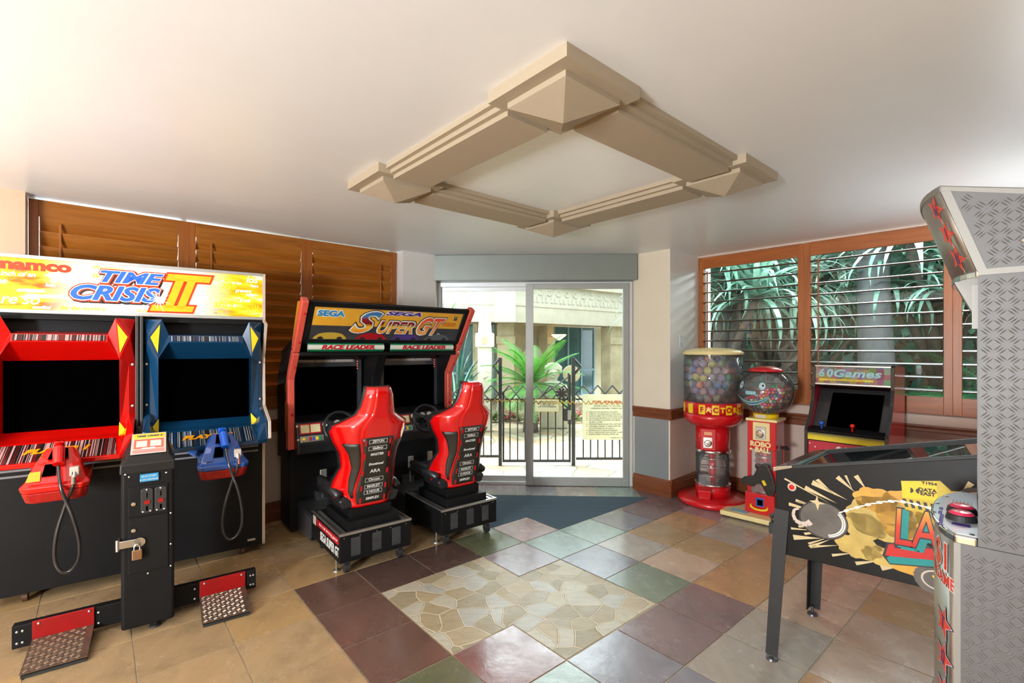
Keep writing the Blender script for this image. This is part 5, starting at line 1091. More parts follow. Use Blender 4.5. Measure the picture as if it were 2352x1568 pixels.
# crane cab, hazard stripes, chain, tracks
ap([(.487, .975), (.61, 1.0), (.65, .96), (.70, .935), (.74, .86), (.50, .86)], M['pyel'], 4, 'painted_crane_cab'); ap([(.489, .973), (.600, .995), (.603, .918), (.492, .906)], M['vyel'], 5, 'painted_door_panel')
for k in range(8): ap([(.492+.022*k, .903), (.503+.022*k, .904), (.512+.022*k, .872), (.501+.022*k, .870)], M['ldark'], 6, 'painted_hazard_stripe')
SA = lambda x, z: T(x, -.0042, z) @ FRONT @ Matrix.Rotation(radians(3), 4, 'Z')
word('T1954', .015, M['ldark'], sa, SA(.577, .982), sx=1.2, off=.0006); word('DATA\nEAST', .019, M['ldark'], sa, SA(.572, .946), sx=1.1, off=.0008, lines=.8)
for k in (0, 1): ap([(.518, .955), (.525, .951), (.529, .943), (.525, .935), (.518, .931)] if k == 0 else [(.546, .958), (.538, .953), (.534, .945), (.538, .937), (.546, .933)], M['ldark'], 7, 'painted_logo')
ch = MB()
for k in range(26):
    t = k/25; x = .275+.50*t; z = .79+.105*sin(min(1, t*1.9)*pi/2)-.05*max(0, t-.4); a = radians(32*(1-min(1, t*2.2))-5*t)
    w_, h_ = .0125, (.006 if k % 2 else .003); ps = [(w_*cos(q), h_*sin(q)) for q in [2*pi*i/12 for i in range(12)]]
    ch.poly([(x+p*cos(a)-q*sin(a), -.0036, z+p*sin(a)+q*cos(a)) for p, q in ps])
build('painted_chain', ch, M['lpw'], sa)
for cx_, cz_, r0 in ((.60, .60, .07), (.72, .945, .06)):
    blob(cx_, cz_+.0, r0, r0*.8, M['gunm'], 3, 44, .06, 24, name='painted_track_wheel'); blob(cx_, cz_, r0*.7, r0*.55, M['tmold'], 3.5, 30, 0, name='painted_track_wheel'); blob(cx_, cz_, r0*.6, r0*.46, M['gunm'], 4, 30, 0, name='painted_track_wheel')
ap([(.585, .615), (.61, .63), (.625, .585), (.61, .578)], M['vyel'], 5, 'painted_badge')
lg_ = grad('red_to_gold_letters', [(0, srgb(200, 34, 30)), (.45, srgb(210, 60, 34)), (1, srgb(232, 170, 60))], 2, .70, .88, 0)
LMx = lambda dx, dz, l: T(.595+dx, -.0040-.0005*l, .785+dz) @ FRONT @ Matrix.Rotation(radians(5), 4, 'Z')
for dx, dz, m, l, o in ((.004, -.006, M['ldark'], 0, .012), (.022, -.010, M['teal'], 1, .007), (.012, -.005, M['teal'], 1.4, .006), (0, 0, M['ldark'], 2, .0065), (0, 0, lg_, 3, .001)):
    word('LAST', .215, m, sa, LMx(dx, dz, l), off=o, shear=.22, sx=.60, ext=.0003, name='painted_letters', sp=.98)
ap([(.425, .645), (.44, .705), (.62, .735), (.80, .765), (.80, .70), (.62, .655), (.45, .615)], M['ldark'], 6, 'painted_banner'); ap([(.435, .65), (.447, .70), (.62, .728), (.80, .758), (.80, .718), (.62, .685), (.45, .65)], M['pred'], 7, 'painted_banner'); ap([(.44, .64), (.45, .65), (.62, .685), (.80, .718), (.80, .704), (.62, .660), (.45, .620)], M['teal'], 8, 'painted_banner')
bbx = MB(); bbx.box(PL-.28, PL-.03, -.04, .60, 1.26, 1.86); build('backbox', bbx, M['pblk'], pb, bevel=.006)
# ================================================================= STRENGTH / PRIZE MACHINE
M['tplate'] = mat('aluminium_tread_plate', (.12, .117, .117), .5, .35, var=.06); M['tbar'] = mat('worn_bar_metal', (.22, .215, .21), .38, .6)
M['ss'] = mat('curved_stainless', (.50, .48, .45), .38, 1, var=.05, scale=2, stretch=(20, 20, 1)); M['ssl'] = mat('stainless_trim', (.24, .23, .21), .5, .4, var=.03)
wm = thing('steel_prize_machine', 'silver tread-plate game machine at the right edge with star stickers and two red buttons', 'arcade machine', (1.258, 1.30, 0), radians(-43.8))
WD = .55
def bow(x0, d, n=14, y0=0, y1=WD): return [(x0-d*(1-abs(2*k/n-1)**2.6), y0+(y1-y0)*k/n) for k in range(n+1)]
build('side_plate', MB().box(0, .62, 0, .003, .992, 1.735), M['tplate'], wm, uvs=True)
build('side_plate', MB().box(-.036, .62, 0, .003, .03, .99), M['tplate'], wm, uvs=True)
build('machine_body', MB().box(.07, .62, .004, WD-.004, 1.0, 1.735).box(-.03, .62, .004, WD-.004, .03, 1.0), M['char'], wm); build('side_plate', MB().box(0, .62, WD-.003, WD, .03, 1.735), M['tplate'], wm, uvs=True)
wmp = lambda u, v, h: (u, -h, v)
build('raised_bars', lozenges(MB(), wmp, .004, .45, 1.0, 1.72, .0255), M['tbar'], wm); build('raised_bars', lozenges(MB(), wmp, -.03, .45, .05, .98, .0255), M['tbar'], wm)
lo = bow(-.044, .056); fr_ = MB(); fr_.v = [(x, y, z) for z in (.03, .99) for x, y in lo]; n = len(lo); fr_.f = [(k, k+1, n+k+1, n+k) for k in range(n-1)]
lf_ = build('curved_front', fr_, M['ss'], wm, smooth=True, solid=.002)
build('corner_trim', MB().box(-.048, -.034, -.002, .010, .03, .99), M['ssl'], wm); build('machine_foot', MB().box(.0, .6, .03, WD-.03, 0, .03), M['rubber'], wm)
shp = bow(-.046, .062)+[(.0, WD), (.0, 0)]
shf = build('control_shelf', MB().prism('z', shp, .985, 1.012), M['chrome'], wm, bevel=.006, seg=3)
build('control_plate', MB().prism('z', [(x*.94+.0, y*.97+.008) for x, y in shp], 1.0125, 1.0145), mat('pale_control_plate', (.72, .78, .86), .18, .2, coat=.5), shf)
for y in (.16, .245): 
    bt = build('push_button', MB().lathe([(.037, .0), (.033, .016), (.030, .018)], 28, (-.035, y)), M['rubber'], shf, loc=(0, 0, 1.0145)); build('button_cap', MB().lathe([(.029, .012), (.029, .020), (.022, .025), (.001, .026)], 28, (-.035, y)), mat('pink_red_cap', srgb(220, 50, 90), .15, coat=.8, emit=.1), bt)
for x, y in ((-.085, .07), (-.098, .19), (-.095, .31), (-.075, .43), (-.012, .02)): build('screw', MB().lathe([(.006, 0), (.005, .002), (.001, .003)], 8, (x, y)), M['char'], shf, loc=(0, 0, 1.0145))
build('window_print', MB().box(-.055, -.015, .085, .115, 1.0146, 1.0152), M['purp'], shf)
for k in range(6): build('rule_text', MB().box(-.06+.009*k, -.056+.009*k, .30, .40, 1.0146, 1.015), M['char'], shf)
word('$1.00 AND DEPRESS', .014, M['purp'], shf, T(-.078, .12, 1.0147) @ Matrix.Rotation(pi/2, 4, 'Z')); word('HOLD', .014, M['purp'], shf, T(-.083, .20, 1.0147) @ Matrix.Rotation(pi/2, 4, 'Z')); word('GAME', .014, M['purp'], shf, T(-.083, .25, 1.0147) @ Matrix.Rotation(pi/2, 4, 'Z'))
# stickers on the curved front: placed along the bow, facing outwards
def onbow(t, x0, d):       # t = y position
    f = lambda y: x0-d*(1-abs(2*y/WD-1)**2.6); x = f(t); e = .004; dx = (f(t+e)-f(t-e))/(2*e); a = Vector((dx, 1, 0)).normalized(); return Vector((x, t, 0)), a
def stuck(mesh_pts, m, name, x0, d, yc, zc, rot, lean=None, lift=.0015, parent=None):
    mb = MB(); c, s_ = cos(rot), sin(rot); out = []
    for p, q in mesh_pts:
        h, v = p*c-q*s_, p*s_+q*c                          # h: to the viewer's right (towards -y), v: up
        y = yc-h; P0, a = onbow(max(.001, y), x0, d); z = zc+v; nrm = Vector((-a.y, a.x, 0))
        if nrm.x > 0: nrm = -nrm
        x = P0.x+nrm.x*lift+(lean(z) if lean else 0); out.append((x, y+nrm.y*lift, z))
    mb.v = out; mb.f = [(0, k, k+1) for k in range(1, len(out)-1)]+[(0, len(out)-1, 1)]; return build(name, mb, m, parent or wm, recalc=False)
def star(k0, r, sc_=1.0): return [(0, 0)]+[((r if k % 2 == 0 else r*.42)*sc_*cos(pi/2+k*pi/5+k0), (r if k % 2 == 0 else r*.42)*sc_*sin(pi/2+k*pi/5+k0)) for k in range(10)]
M['stred'] = mat('sticker_red', srgb(210, 50, 30), .3); M['stnavy'] = mat('sticker_navy', srgb(50, 40, 90), .3)
GL = {'T': ['###', '.#.', '.#.', '.#.', '.#.'], 'O': ['###', '#.#', '#.#', '#.#', '###'], 'P': ['###', '#.#', '###', '#..', '#..'], 'W': ['#.#', '#.#', '#.#', '###', '#.#'], 'I': ['.#.', '.#.', '.#.', '.#.', '.#.'], 'N': ['#.#', '###', '###', '###', '#.#']}
def letter_pts(ch, h):
    S_ = {'T': [(-.5,1,.5,.7),(-.16,.7,.16,-1)], 'O': [(-.5,1,.5,.7),(-.5,-.7,.5,-1),(-.5,.7,-.2,-.7),(.2,.7,.5,-.7)], 'P': [(-.5,1,.5,.7),(-.5,.1,.5,-.2),(-.5,.7,-.2,-1),(.2,.7,.5,.1)], 'I': [(-.18,1,.18,-1)], 'N': [(-.5,1,-.2,-1),(.2,1,.5,-1)], 'W': [(-.6,1,-.35,-1),(.35,1,.6,-1),(-.12,.2,.12,-1)]}[ch]
    r = [[(x0*h, z0*h), (x1*h, z0*h), (x1*h, z1*h), (x0*h, z1*h)] for x0, z0, x1, z1 in S_]
    if ch == 'N': r.append([(-.5*h, h), (-.2*h, h), (.5*h, -h), (.2*h, -h)])
    if ch == 'W': r += [[(-.6*h, -h), (-.35*h, -h), (.1*h, .2*h), (-.1*h, .2*h)], [(.6*h, -h), (.35*h, -h), (-.1*h, .2*h), (.1*h, .2*h)]]
    return r
def sticker(ch, x0, d, yc, zc, r, rot, lean=None):
    s_ = stuck(star(0, r, 1.22), M['stnavy'], 'star_sticker', x0, d, yc, zc, rot, lean, .0012)
    stuck(star(0, r, 1.1), M['lpw'], 'star_border', x0, d, yc, zc, rot, lean, .0018, s_); stuck(star(0, r), M['stred'], 'star_face', x0, d, yc, zc, rot, lean, .0024, s_)
    for q in letter_pts(ch, r*.42): 
        stuck([((q[0][0]+q[2][0])/2, (q[0][1]+q[2][1])/2)]+q, M['stnavy'], 'sticker_letter', x0, d, yc, zc, rot*.5, lean, .0032, s_)
for ch, zc in (('T', .735), ('O', .635), ('P', .535), ('P', .435)): sticker(ch, -.044, .056, .060, zc-.0, .046, radians(-15))
def wtext(s, size, y, z, m, off, lift, x0=-.044, d=.056):
    me = word(s, size, m, wm, Matrix.Identity(4), off=off, ext=0, name='lettering'); 
    for v in me.data.vertices:
        P0, a = onbow(min(WD, max(.001, y-v.co.x)), x0, d); nrm = Vector((-a.y, a.x, 0)); nrm = -nrm if nrm.x > 0 else nrm
        v.co = (P0.x+nrm.x*lift, y-v.co.x+nrm.y*lift, z+v.co.y)
wtext('$1', .105, .075, .925, M['lpw'], .005, .0012); wtext('$1', .105, .075, .925, M['stred'], .0015, .002)
wtext('PER GAME', .046, .105, .862, M['lpw'], .004, .0012); wtext('PER GAME', .046, .105, .862, M['stred'], .001, .002)
# header box
z0, z1, lx = 1.735, 1.965, .078
hdp = [(-.002, z0), (-.075, z1), (.62, z1-.19), (.62, z0)]
hdr = build('header_box', MB().prism('y', hdp, .003, WD-.003), M['char'], wm); build('side_plate', MB().prism('y', [(.012, z0), (-.060, z1), (.62, z1-.19), (.62, z0)], 0, .003), M['tplate'], hdr, uvs=True)
build('raised_bars', lozenges(MB(), wmp, -.06, .45, z0+.01, z1, .0255, lambda u, v: v < z1-.012-(u+.06)*.28 and u > .028-(v-z0)*.072/.23), M['tbar'], hdr)
def hx(z): return -.002-.073*(z-z0)/(z1-z0)
lo = [(x, y) for x, y in bow(0, .052)]; n = len(lo); fr_ = MB(); fr_.v = [(x+hx(z), y, z) for z in (z0, z1) for x, y in lo]; fr_.f = [(k, k+1, n+k+1, n+k) for k in range(n-1)]
build('curved_header', fr_, M['ss'], wm, smooth=True, solid=.002)
build('header_edge_trim', MB().prism('y', [(-.002, z0), (-.075, z1), (-.055, z1), (.018, z0)], -.002, .004), M['ssl'], wm)
for ch, t in (('W', .84), ('I', .52), ('N', .2)): sticker(ch, 0, .052, .056, z0+(z1-z0)*t, .042, radians(-28), lambda z: hx(z))
tpl = MB(); cap = bow(-.078, .056)
tpl.v = [(x, y, z1+.0) for x, y in cap]+[(.62, WD, z1-.19), (.62, 0, z1-.19)]+[(x, y, z1+.020) for x, y in cap]+[(.62, WD, z1-.165), (.62, 0, z1-.165)]; n = len(cap)+2
tpl.f = [list(range(n)), list(range(2*n-1, n-1, -1))]+[[k, (k+1) % n, n+(k+1) % n, n+k] for k in range(n)]; build('top_cap', tpl, M['ssl'], wm, bevel=.004)
build('ledge', MB().prism('z', bow(-.004, .055)+[(.02, WD), (.02, 0)], z0-.016, z0+.001), M['chrome'], wm, bevel=.003); build('ledge_trim', MB().box(-.0, .62, -.003, .004, z0-.012, z0+.004), M['ssl'], wm)
build('header_bracket', MB().prism('y', [(.002, 1.60), (.002, z0-.014), (-.05, z0-.014)], .12, .30), M['ssl'], wm); build('hinge', MB().box(-.012, .002, .03, .06, 1.58, 1.70), M['ssl'], wm)
build('bolt', MB().lathe([(.006, 0), (.005, .003), (.001, .005)], 10, M=T(.085, -.0, 1.805) @ FRONT), M['silv'], wm)
# ================================================================= OUTSIDE
M['stone'] = mat('cream_render_stone', srgb(196, 188, 168), .8, var=.10, scale=3, bmp=.25, bscale=12)
M['stone2'] = mat('weathered_stone', srgb(176, 164, 132), .85, var=.22, scale=2.5, bmp=.4, bscale=8)
M['lime'] = mat('pale_limestone', srgb(200, 194, 176), .8, var=.08, scale=5, bmp=.3, bscale=20)
M['iron'] = mat('black_iron', (.02, .022, .024), .45)
M['patio'] = paving_mat('patio_flagstones', [srgb(196, 182, 156), srgb(204, 190, 168), srgb(190, 168, 140), srgb(198, 184, 162), srgb(188, 172, 146), srgb(196, 162, 130)], 2.6, grout=srgb(110, 108, 100), bs=.5, rough=(.5, .8), edge=.03)
M['soil'] = mat('leaf_litter_soil', srgb(96, 80, 60), .9, var=.4, scale=12, bmp=.5)
M['tealglass'] = mat('dark_teal_glass', srgb(30, 84, 88), .12, var=.35, scale=1.2, coat=.5)
pav = build('patio_paving', MB().prism('z', [(-6.5, 5.60), (1.6, 5.56), (5.2, 8.2), (7.0, 13.5), (-6.5, 13.5)], -.08, -.004), M['patio']); tag(pav, kind='structure')
gs = build('garden_soil', MB().prism('z', [(1.75, 5.75), (2.3, 5.85), (7.1, .4), (13, 0), (16, 14), (7.1, 13.5), (5.3, 8.15)], -.08, -.006), M['soil']); tag(gs, kind='structure')
# ---- the building across the patio
bl = thing('pool_building', 'cream stone building with carved frieze, teal windows and square pillars across the patio', 'building', (0, 0, 0), 0)
def seg(name, a, b, y0, y1, z0, z1, m, parent=None):
    a, b = Vector(a), Vector(b); d = b-a; L_ = d.length; an = atan2(d.y, d.x); return build(name, MB().box(0, L_, y0, y1, z0, z1), m, parent or bl, (a.x, a.y, 0), (0, 0, an)), an, L_
SL, SM, SR = (-6.0, 10.6), (-.05, 10.9), (6.2, 15.6)
for a, b in ((SL, SM), (SM, SR)):
    seg('lower_beam', a, b, 0, .5, 2.12, 2.52, M['stone']); seg('frieze_wall', a, b, .05, .6, 2.52, 3.02, M['lime']); seg('cornice', a, b, -.08, .6, 3.02, 3.15, M['stone']); seg('frieze_ledge', a, b, -.02, .5, 2.50, 2.56, M['stone'])
    seg('recessed_wall', a, b, 1.35, 1.6, 0, 2.2, M['stone2']); seg('soffit', a, b, .3, 1.5, 2.12, 2.16, M['stone2'])
# carved frieze: scrolls and teeth
d = Vector(SR)-Vector(SM); dl = d.normalized(); an2 = atan2(dl.y, dl.x); d1 = (Vector(SM)-Vector(SL)).normalized(); an1 = atan2(d1.y, d1.x)
def scroll(mb, x, z, r, flip):
    pts = []
    for k in range(12):
        q = radians(-140+k*26)*(1 if flip else -1)+(0 if flip else pi); pts.append((x+r*cos(q)*(1 if k < 9 else .55), .038, z+r*sin(q)*(1 if k < 9 else .6)))
    mb.tube(pts, .018, 6)
for (org, an, xs, fl) in ((SL, an1, [5.95-5.2+.32*k for k in range(14)], 0), (SM, an2, [.65+.29*k for k in range(21)], 1)):
    sc_, te = MB(), MB()
    for k, x in enumerate(xs):
        scroll(sc_, x, 2.87, .075, k % 6 < 3); 
        for q in (-.08, .08): te.add([(x+q-.05, .045, 2.75), (x+q+.05, .045, 2.75), (x+q, .02, 2.62)], [(0, 1, 2)]) if fl == 0 else te.box(x+q-.03, x+q+.03, .02, .05, 2.62, 2.75)
    build('carved_scrolls', sc_, M['lime'], bl, (org[0], org[1], 0), (0, 0, an)); build('carved_teeth', te, M['lime'], bl, (org[0], org[1], 0), (0, 0, an), solid=.03 if fl == 0 else 0)
seg('pier_block', (-.40, 10.55), (.08, 10.55), 0, .5, 2.10, 3.15, M['stone'])
for (x, y, w_) in ((1.02, 12.75, .22), (2.95, 13.4, .62), (-.15, 11.6, .4), (4.3, 14.9, .5)):
    p = build('stone_pillar', MB().box(-w_/2, w_/2, 0, .35, 0, 2.14), M['stone2'], bl, (x, y, 0), (0, 0, an2 if x > 0 else an1)); build('pillar_band', MB().box(-w_/2-.03, w_/2+.03, -.04, .0, 1.62, 1.82), M['stone2'], p, bevel=.02)
for (x0, x1, org, an) in ((2.5, 4.1, SM, an2), (-2.2+6, 5.6, SL, an1), (.6, 3.6, SL, an1)):
    w_ = build('window', MB().box(x0, x1, 1.30, 1.34, .15, 2.12), M['tealglass'], bl, (org[0], org[1], 0), (0, 0, an)); fb2 = MB(); n = 3 if org is SM else 4
    for k in range(n+1): xx = x0+(x1-x0)*k/n; fb2.box(xx-.025, xx+.025, 1.27, 1.31, .15, 2.12)
    fb2.box(x0, x1, 1.27, 1.31, .86, .92); build('window_frame', fb2, mat('aqua_grey_frame', srgb(110, 140, 148), .4), w_)
seg('roof_slab', SL, SM, .0, 3.5, 3.15, 3.2, M['stone'])
wl_ = thing('wall_lamp', 'lit half-bowl wall lamp on the stone pillar behind the green cycad', 'lamp', (1.22, 12.53, 1.85), 0)
build('lamp_bowl', MB().lathe([(.03, -.12), (.16, -.02), (.2, .02), (.19, .03)], 20), mat('warm_lit_bowl', srgb(255, 214, 170), .5, emit=1.6), wl_, smooth=True); build('bracket', MB().box(-.02, .02, 0, .35, -.08, -.02), M['stone'], wl_)
post = thing('stone_post', 'tall cream stone post with a carved collar, left of the cycad', 'post', (-.50, 8.9, 0), 0)
build('shaft', MB().prism('z', [(-.13, -.1), (.13, -.1), (.13, .1), (-.13, .1)], 0, 1.80), M['lime'], post, bevel=.02); build('collar', MB().box(-.17, .17, -.14, .14, 1.54, 1.80), M['lime'], post, bevel=.02); build('cap', loft([[(-.125, -.1, 1.80), (.125, -.1, 1.80), (.125, .1, 1.80), (-.125, .1, 1.80)], [(-.10, -.08, 2.16), (.10, -.08, 2.16), (.10, .08, 2.16), (-.10, .08, 2.16)]]), M['lime'], post, bevel=.02)
build('carved_arch', MB().prism('y', [(-.05, 1.60), (-.05, 1.70), (0, 1.74), (.05, 1.70), (.05, 1.60)], -.148, -.139), M['stone2'], post)
# ---- iron pool fence and gate
def fence(name, label, cat, x0, x1, y, zb, parts=True, diag=False):
    f = thing(name, label, cat, (x0, y, 0), 0); L_ = x1-x0
    build('bottom_rail', MB().box(0, L_, -.015, .015, zb-.018, zb+.012), M['iron'], f)
    nb = int(round(L_/.097)); bars = []
    for k in range(1, nb): b2 = build('bar', MB().box(L_*k/nb-.008, L_*k/nb+.008, -.008, .008, zb, .86), M['iron'], f)
    la = MB(); n = max(1, int(round(L_/.195))); s = L_/n; t = .010
    for k in range(n):
        for a, b2 in (((k*s, .93), (k*s+s/2, 1.04)), ((k*s+s/2, 1.04), (k*s+s, .93)), ((k*s, .93), (k*s+s/2, .83)), ((k*s+s/2, .83), (k*s+s, .93))): la.tube([(a[0], 0, a[1]), (b2[0], 0, b2[1])], t, 4)
    build('diamond_lattice', la, M['iron'], f); build('middle_rail', MB().box(0, L_, -.010, .010, .85, .87), M['iron'], f)
    return f
FY = 6.28
fence('pool_fence', 'black iron diamond-topped fence panel left of the pool gate', 'fence', -1.35, -.175, FY, .12)
fence('pool_fence', 'black iron diamond-topped fence panel right of the pool gate, behind the rules sign', 'fence', .835, 2.35, FY, .09)
gt = fence('pool_gate', 'black iron pool gate with diamond lattice and round ornament', 'gate', -.125, .765, FY, .06); 
build('gate_stile', MB().box(.865, .89, -.012, .012, .04, 1.18), M['iron'], gt); build('gate_stile', MB().box(0, .025, -.012, .012, .04, .95), M['iron'], gt)
build('diagonal_brace', MB().tube([(.42, 0, .83), (.87, 0, 1.16)], .010, 4), M['iron'], gt); build('diagonal_brace', MB().tube([(.72, 0, .86), (.88, 0, .72)], .010, 4), M['iron'], gt)
orn = build('round_ornament', MB().lathe([(.075, -.01), (.075, .01), (.035, .012), (.035, .02), (.001, .02)], 28, M=T(.77, -.01, .935) @ FRONT), M['iron'], gt)
for k in range(8): build('ornament_point', MB().add([(.77+.07*cos(k*pi/4+.2), -.022, .935+.07*sin(k*pi/4+.2)), (.77+.07*cos(k*pi/4-.2), -.022, .935+.07*sin(k*pi/4-.2)), (.77+.038*cos(k*pi/4), -.022, .935+.038*sin(k*pi/4))], [(0, 1, 2)]), M['silv'], orn, solid=.003)
build('lock_box', MB().box(.80, .855, -.03, .02, .58, .74), M['iron'], gt); build('latch', MB().box(.845, .885, -.05, -.03, .60, .72), M['silv'], gt, bevel=.004); build('latch_rod', MB().tube([(.86, -.02, .72), (.86, -.02, 1.2)], .012, 8), M['iron'], gt)
for px, lab, sgn in ((-.153, 'black iron gate post with triangular finial, left of the pool gate', -1), (.80, 'black iron gate post with triangular finial, right of the pool gate', 1)):
    gp_ = thing('gate_post', lab, 'post', (px, FY, 0), 0); build('post', MB().box(-.022, .022, -.022, .022, 0, 1.40), M['iron'], gp_)
    tr_ = MB()
    for a, b2 in (((0, 1.40), (sgn*.10, 1.29)), ((sgn*.10, 1.29), (0, 1.17))): tr_.tube([(a[0], 0, a[1]), (b2[0], 0, b2[1])], .016, 4)
    build('triangle_finial', tr_, M['iron'], gp_)
M['sign'] = mat('cream_sign_board', srgb(206, 204, 172), .5, var=.02); M['signred'] = mat('sign_red', srgb(186, 40, 50), .5); M['signgr'] = mat('sign_grey', srgb(74, 74, 72), .5)
sg_ = thing('rules_sign', 'cream notice board headed pool, spa and bbq rules, fixed to the iron fence', 'sign', (1.26, FY-.02, 0), 0)
build('board', MB().box(-.345, .40, -.022, -.006, .34, .925), M['sign'], sg_)
def sw_(s, size, x, z, m, **k): return word(s, size, m, sg_, T(x, -.0228, z) @ FRONT, **k)
sw_('POOL, SPA & BBQ RULES', .042, .04, .83, M['signred'], off=.0012, sx=1.12); build('underline', MB().box(-.28, .36, -.0235, -.022, .800, .803), M['signred'], sg_)
sw_('SWIPE CARD TO ACCESS OR EXIT', .026, .04, .776, M['signgr'], sx=1.2); sw_('OPENING HOURS: 7.00AM UNTIL 10.00PM', .026, .04, .745, M['signgr'], sx=1.15)
RL = [(1, 'STRICTLY NO GLASS IN THIS AREA'), (1, 'STRICTLY NO SMOKING IN THIS AREA'), (1, 'ALWAYS OBEY THE WATER SLIDE RULES'), (1, 'NO BOOGIE BOARDS ON WATER SLIDE'), (1, 'NO RUNNING, SPLASHING, BOMBING'), (0, 'OR BALL GAMES'), (1, 'OFFENSIVE BEHAVIOUR WILL NOT BE TOLERATED'), (1, 'CHILDREN UNDER 15 YEARS MUST BE'), (0, 'ACCOMPANIED BY AN ADULT'), (1, 'INFANTS MUST WEAR SWIMWEAR'), (1, 'POOL SURROUNDS ARE SLIPPERY WHEN WET'), (1, 'PLEASE CLEAN THE BBQ AFTER USE')]
for k, (bu, s) in enumerate(RL):
    z = .698-.0262*k; sw_(s, .021, -.265, z, M['signgr'], align='LEFT', sx=1.15)
    if bu: build('bullet', MB().lathe([(.006, 0), (.006, .001), (.0001, .001)], 8, M=T(-.29, -.022, z) @ FRONT), M['signred'], sg_)
sw_('THANK YOU. THE BODY CORPORATE', .02, .2, .365, M['signgr'], sx=1.05)
s2 = thing('wristband_sign', 'small cream notice about wristbands hanging on the pool gate', 'sign', (.455, FY-.03, 0), 0)
build('board', MB().box(-.155, .15, -.008, -.0, .705, .855), M['sign'], s2); build('border', MB().box(-.16, .155, -.004, .004, .70, .86), M['goldtape'], s2)
for k, s in enumerate(['PLEASE ENSURE YOU', 'HAVE YOUR WRISTBAND', 'IF YOU WISH TO', 'USE THE WATERSLIDE']): word(s, .021, M['signgr'], s2, T(0, -.0088, .832-.022*k) @ FRONT, sx=1.12)
# ---- planting
def leafmat(name, c1, c2, rough=.45, sub=0):
    m, t, b = nt(name); f = noise(t, coords(t, (1, 1, 1)), 7, 3, .6); t.links.new(ramp(t, f, [(.32, c1), (.68, c2)]), b.inputs['Base Color']); b.inputs['Roughness'].default_value = rough
    o = t.nodes['Material Output']; tl_ = t.nodes.new('ShaderNodeBsdfTranslucent'); tl_.inputs[0].default_value = rgb(c2); mx = t.nodes.new('ShaderNodeMixShader'); mx.inputs[0].default_value = .3
    t.links.new(b.outputs[0], mx.inputs[1]); t.links.new(tl_.outputs[0], mx.inputs[2]); t.links.new(mx.outputs[0], o.inputs[0]); return m
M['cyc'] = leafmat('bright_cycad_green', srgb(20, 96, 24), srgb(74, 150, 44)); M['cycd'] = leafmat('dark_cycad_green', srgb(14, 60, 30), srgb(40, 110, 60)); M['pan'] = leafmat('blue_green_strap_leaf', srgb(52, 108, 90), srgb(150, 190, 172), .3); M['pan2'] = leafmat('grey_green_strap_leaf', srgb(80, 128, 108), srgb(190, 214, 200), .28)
M['dk'] = leafmat('deep_leaf_green', srgb(16, 48, 38), srgb(44, 96, 74)); M['brk'] = mat('grey_brown_bark', srgb(92, 92, 94), .9, var=.35, scale=5, bmp=.9, bscale=14, stretch=(1, 1, .5)); M['brk2'] = mat('pale_branch_bark', srgb(84, 76, 70), .9, var=.3, scale=7, bmp=.6, bscale=20)  # hedge, tree crown and dusky plant share one dark green leaf colour
M['brom'] = leafmat('bromeliad_green', srgb(50, 84, 50), srgb(150, 160, 110)); M['bromr'] = leafmat('bromeliad_red', srgb(120, 40, 60), srgb(190, 90, 100))
def frond(mb, base, az, el, L_, droop, wl, n=26, tw=0):
    pts = []; p = Vector(base); e = el
    for k in range(n+1):
        pts.append(p.copy()); d = Vector((cos(az)*cos(e), sin(az)*cos(e), sin(e))); p = p+d*(L_/n); e -= droop/n
    side = Vector((-sin(az), cos(az), 0)); 
    for k in range(2, n):
        d = (pts[min(n, k+1)]-pts[k-1]).normalized(); up = side.cross(d).normalized(); w_ = wl*sin(pi*min(.97, (k/n)*.85+.12))**.7
        for s in (-1, 1):
            dd_ = (side*s*.92+d*.42+up*.10).normalized()*w_; q = d*(L_/n*.42); a = pts[k]
            mb.add([tuple(a-q*.8), tuple(a+q*.8), tuple(a+dd_+q*.25), tuple(a+dd_-q*.05)], [(0, 1, 2, 3)])
    mb.tube([tuple(x) for x in pts[::3]], .008, 4)
def strap(mb, base, az, el, L_, droop, w_, n=7):
    p = Vector(base); e = el; side = Vector((-sin(az), cos(az), 0)); prev = None
    for k in range(n+1):
        ww = w_*(1-(k/n)**2.2)*.5+.002; a, b2 = tuple(p-side*ww), tuple(p+side*ww)
        i = len(mb.v); mb.v += [a, b2]
        if prev is not None: mb.f.append([prev, prev+1, i+1, i])
        prev = i; p = p+Vector((cos(az)*cos(e), sin(az)*cos(e), sin(e)))*(L_/n); e -= droop/n*(.4+1.2*k/n)
def cycad(loc, label, n, L_, m, hz, group=None, el=(20, 80), name='cycad', seed=0, azr=None):
    random.seed(seed); t = thing(name, label, 'plant', loc, 0, group); mb = MB()
    for k in range(n):
        az = k*2.399+random.uniform(-.2, .2); e = radians(random.uniform(*el)) if k > n*.3 else radians(random.uniform(el[0]-10, el[0]+15))
        frond(mb, (0, 0, hz), az, e, L_*random.uniform(.8, 1.1), radians(random.uniform(35, 75)), L_*.19, 38)
    build('fronds', mb, m, t, recalc=False); build('trunk', MB().lathe([(.14, 0), (.12, hz*.5), (.13, hz), (.001, hz+.05)], 14), M['brk'], t, smooth=True); return t
cycad((.34, 8.8, 0), 'large bright green cycad with arching feathery fronds behind the pool gate', 34, 1.15, M['cyc'], .85, None, (5, 78), seed=3)
def strapplant(loc, label, n, L_, w_, m, name='strap_leaf_plant', hz=.05, seed=0, group=None, el=(35, 85), droop=(40, 110), cat='plant'):
    random.seed(seed); o = MB()
    for k in range(n): strap(o, (0, 0, hz), k*2.399+random.random(), radians(random.uniform(*el)), L_*random.uniform(.7, 1.1), radians(random.uniform(*droop)), w_)
    x = build(name, o, m, None, loc, recalc=False); return tag(x, label, cat, group)
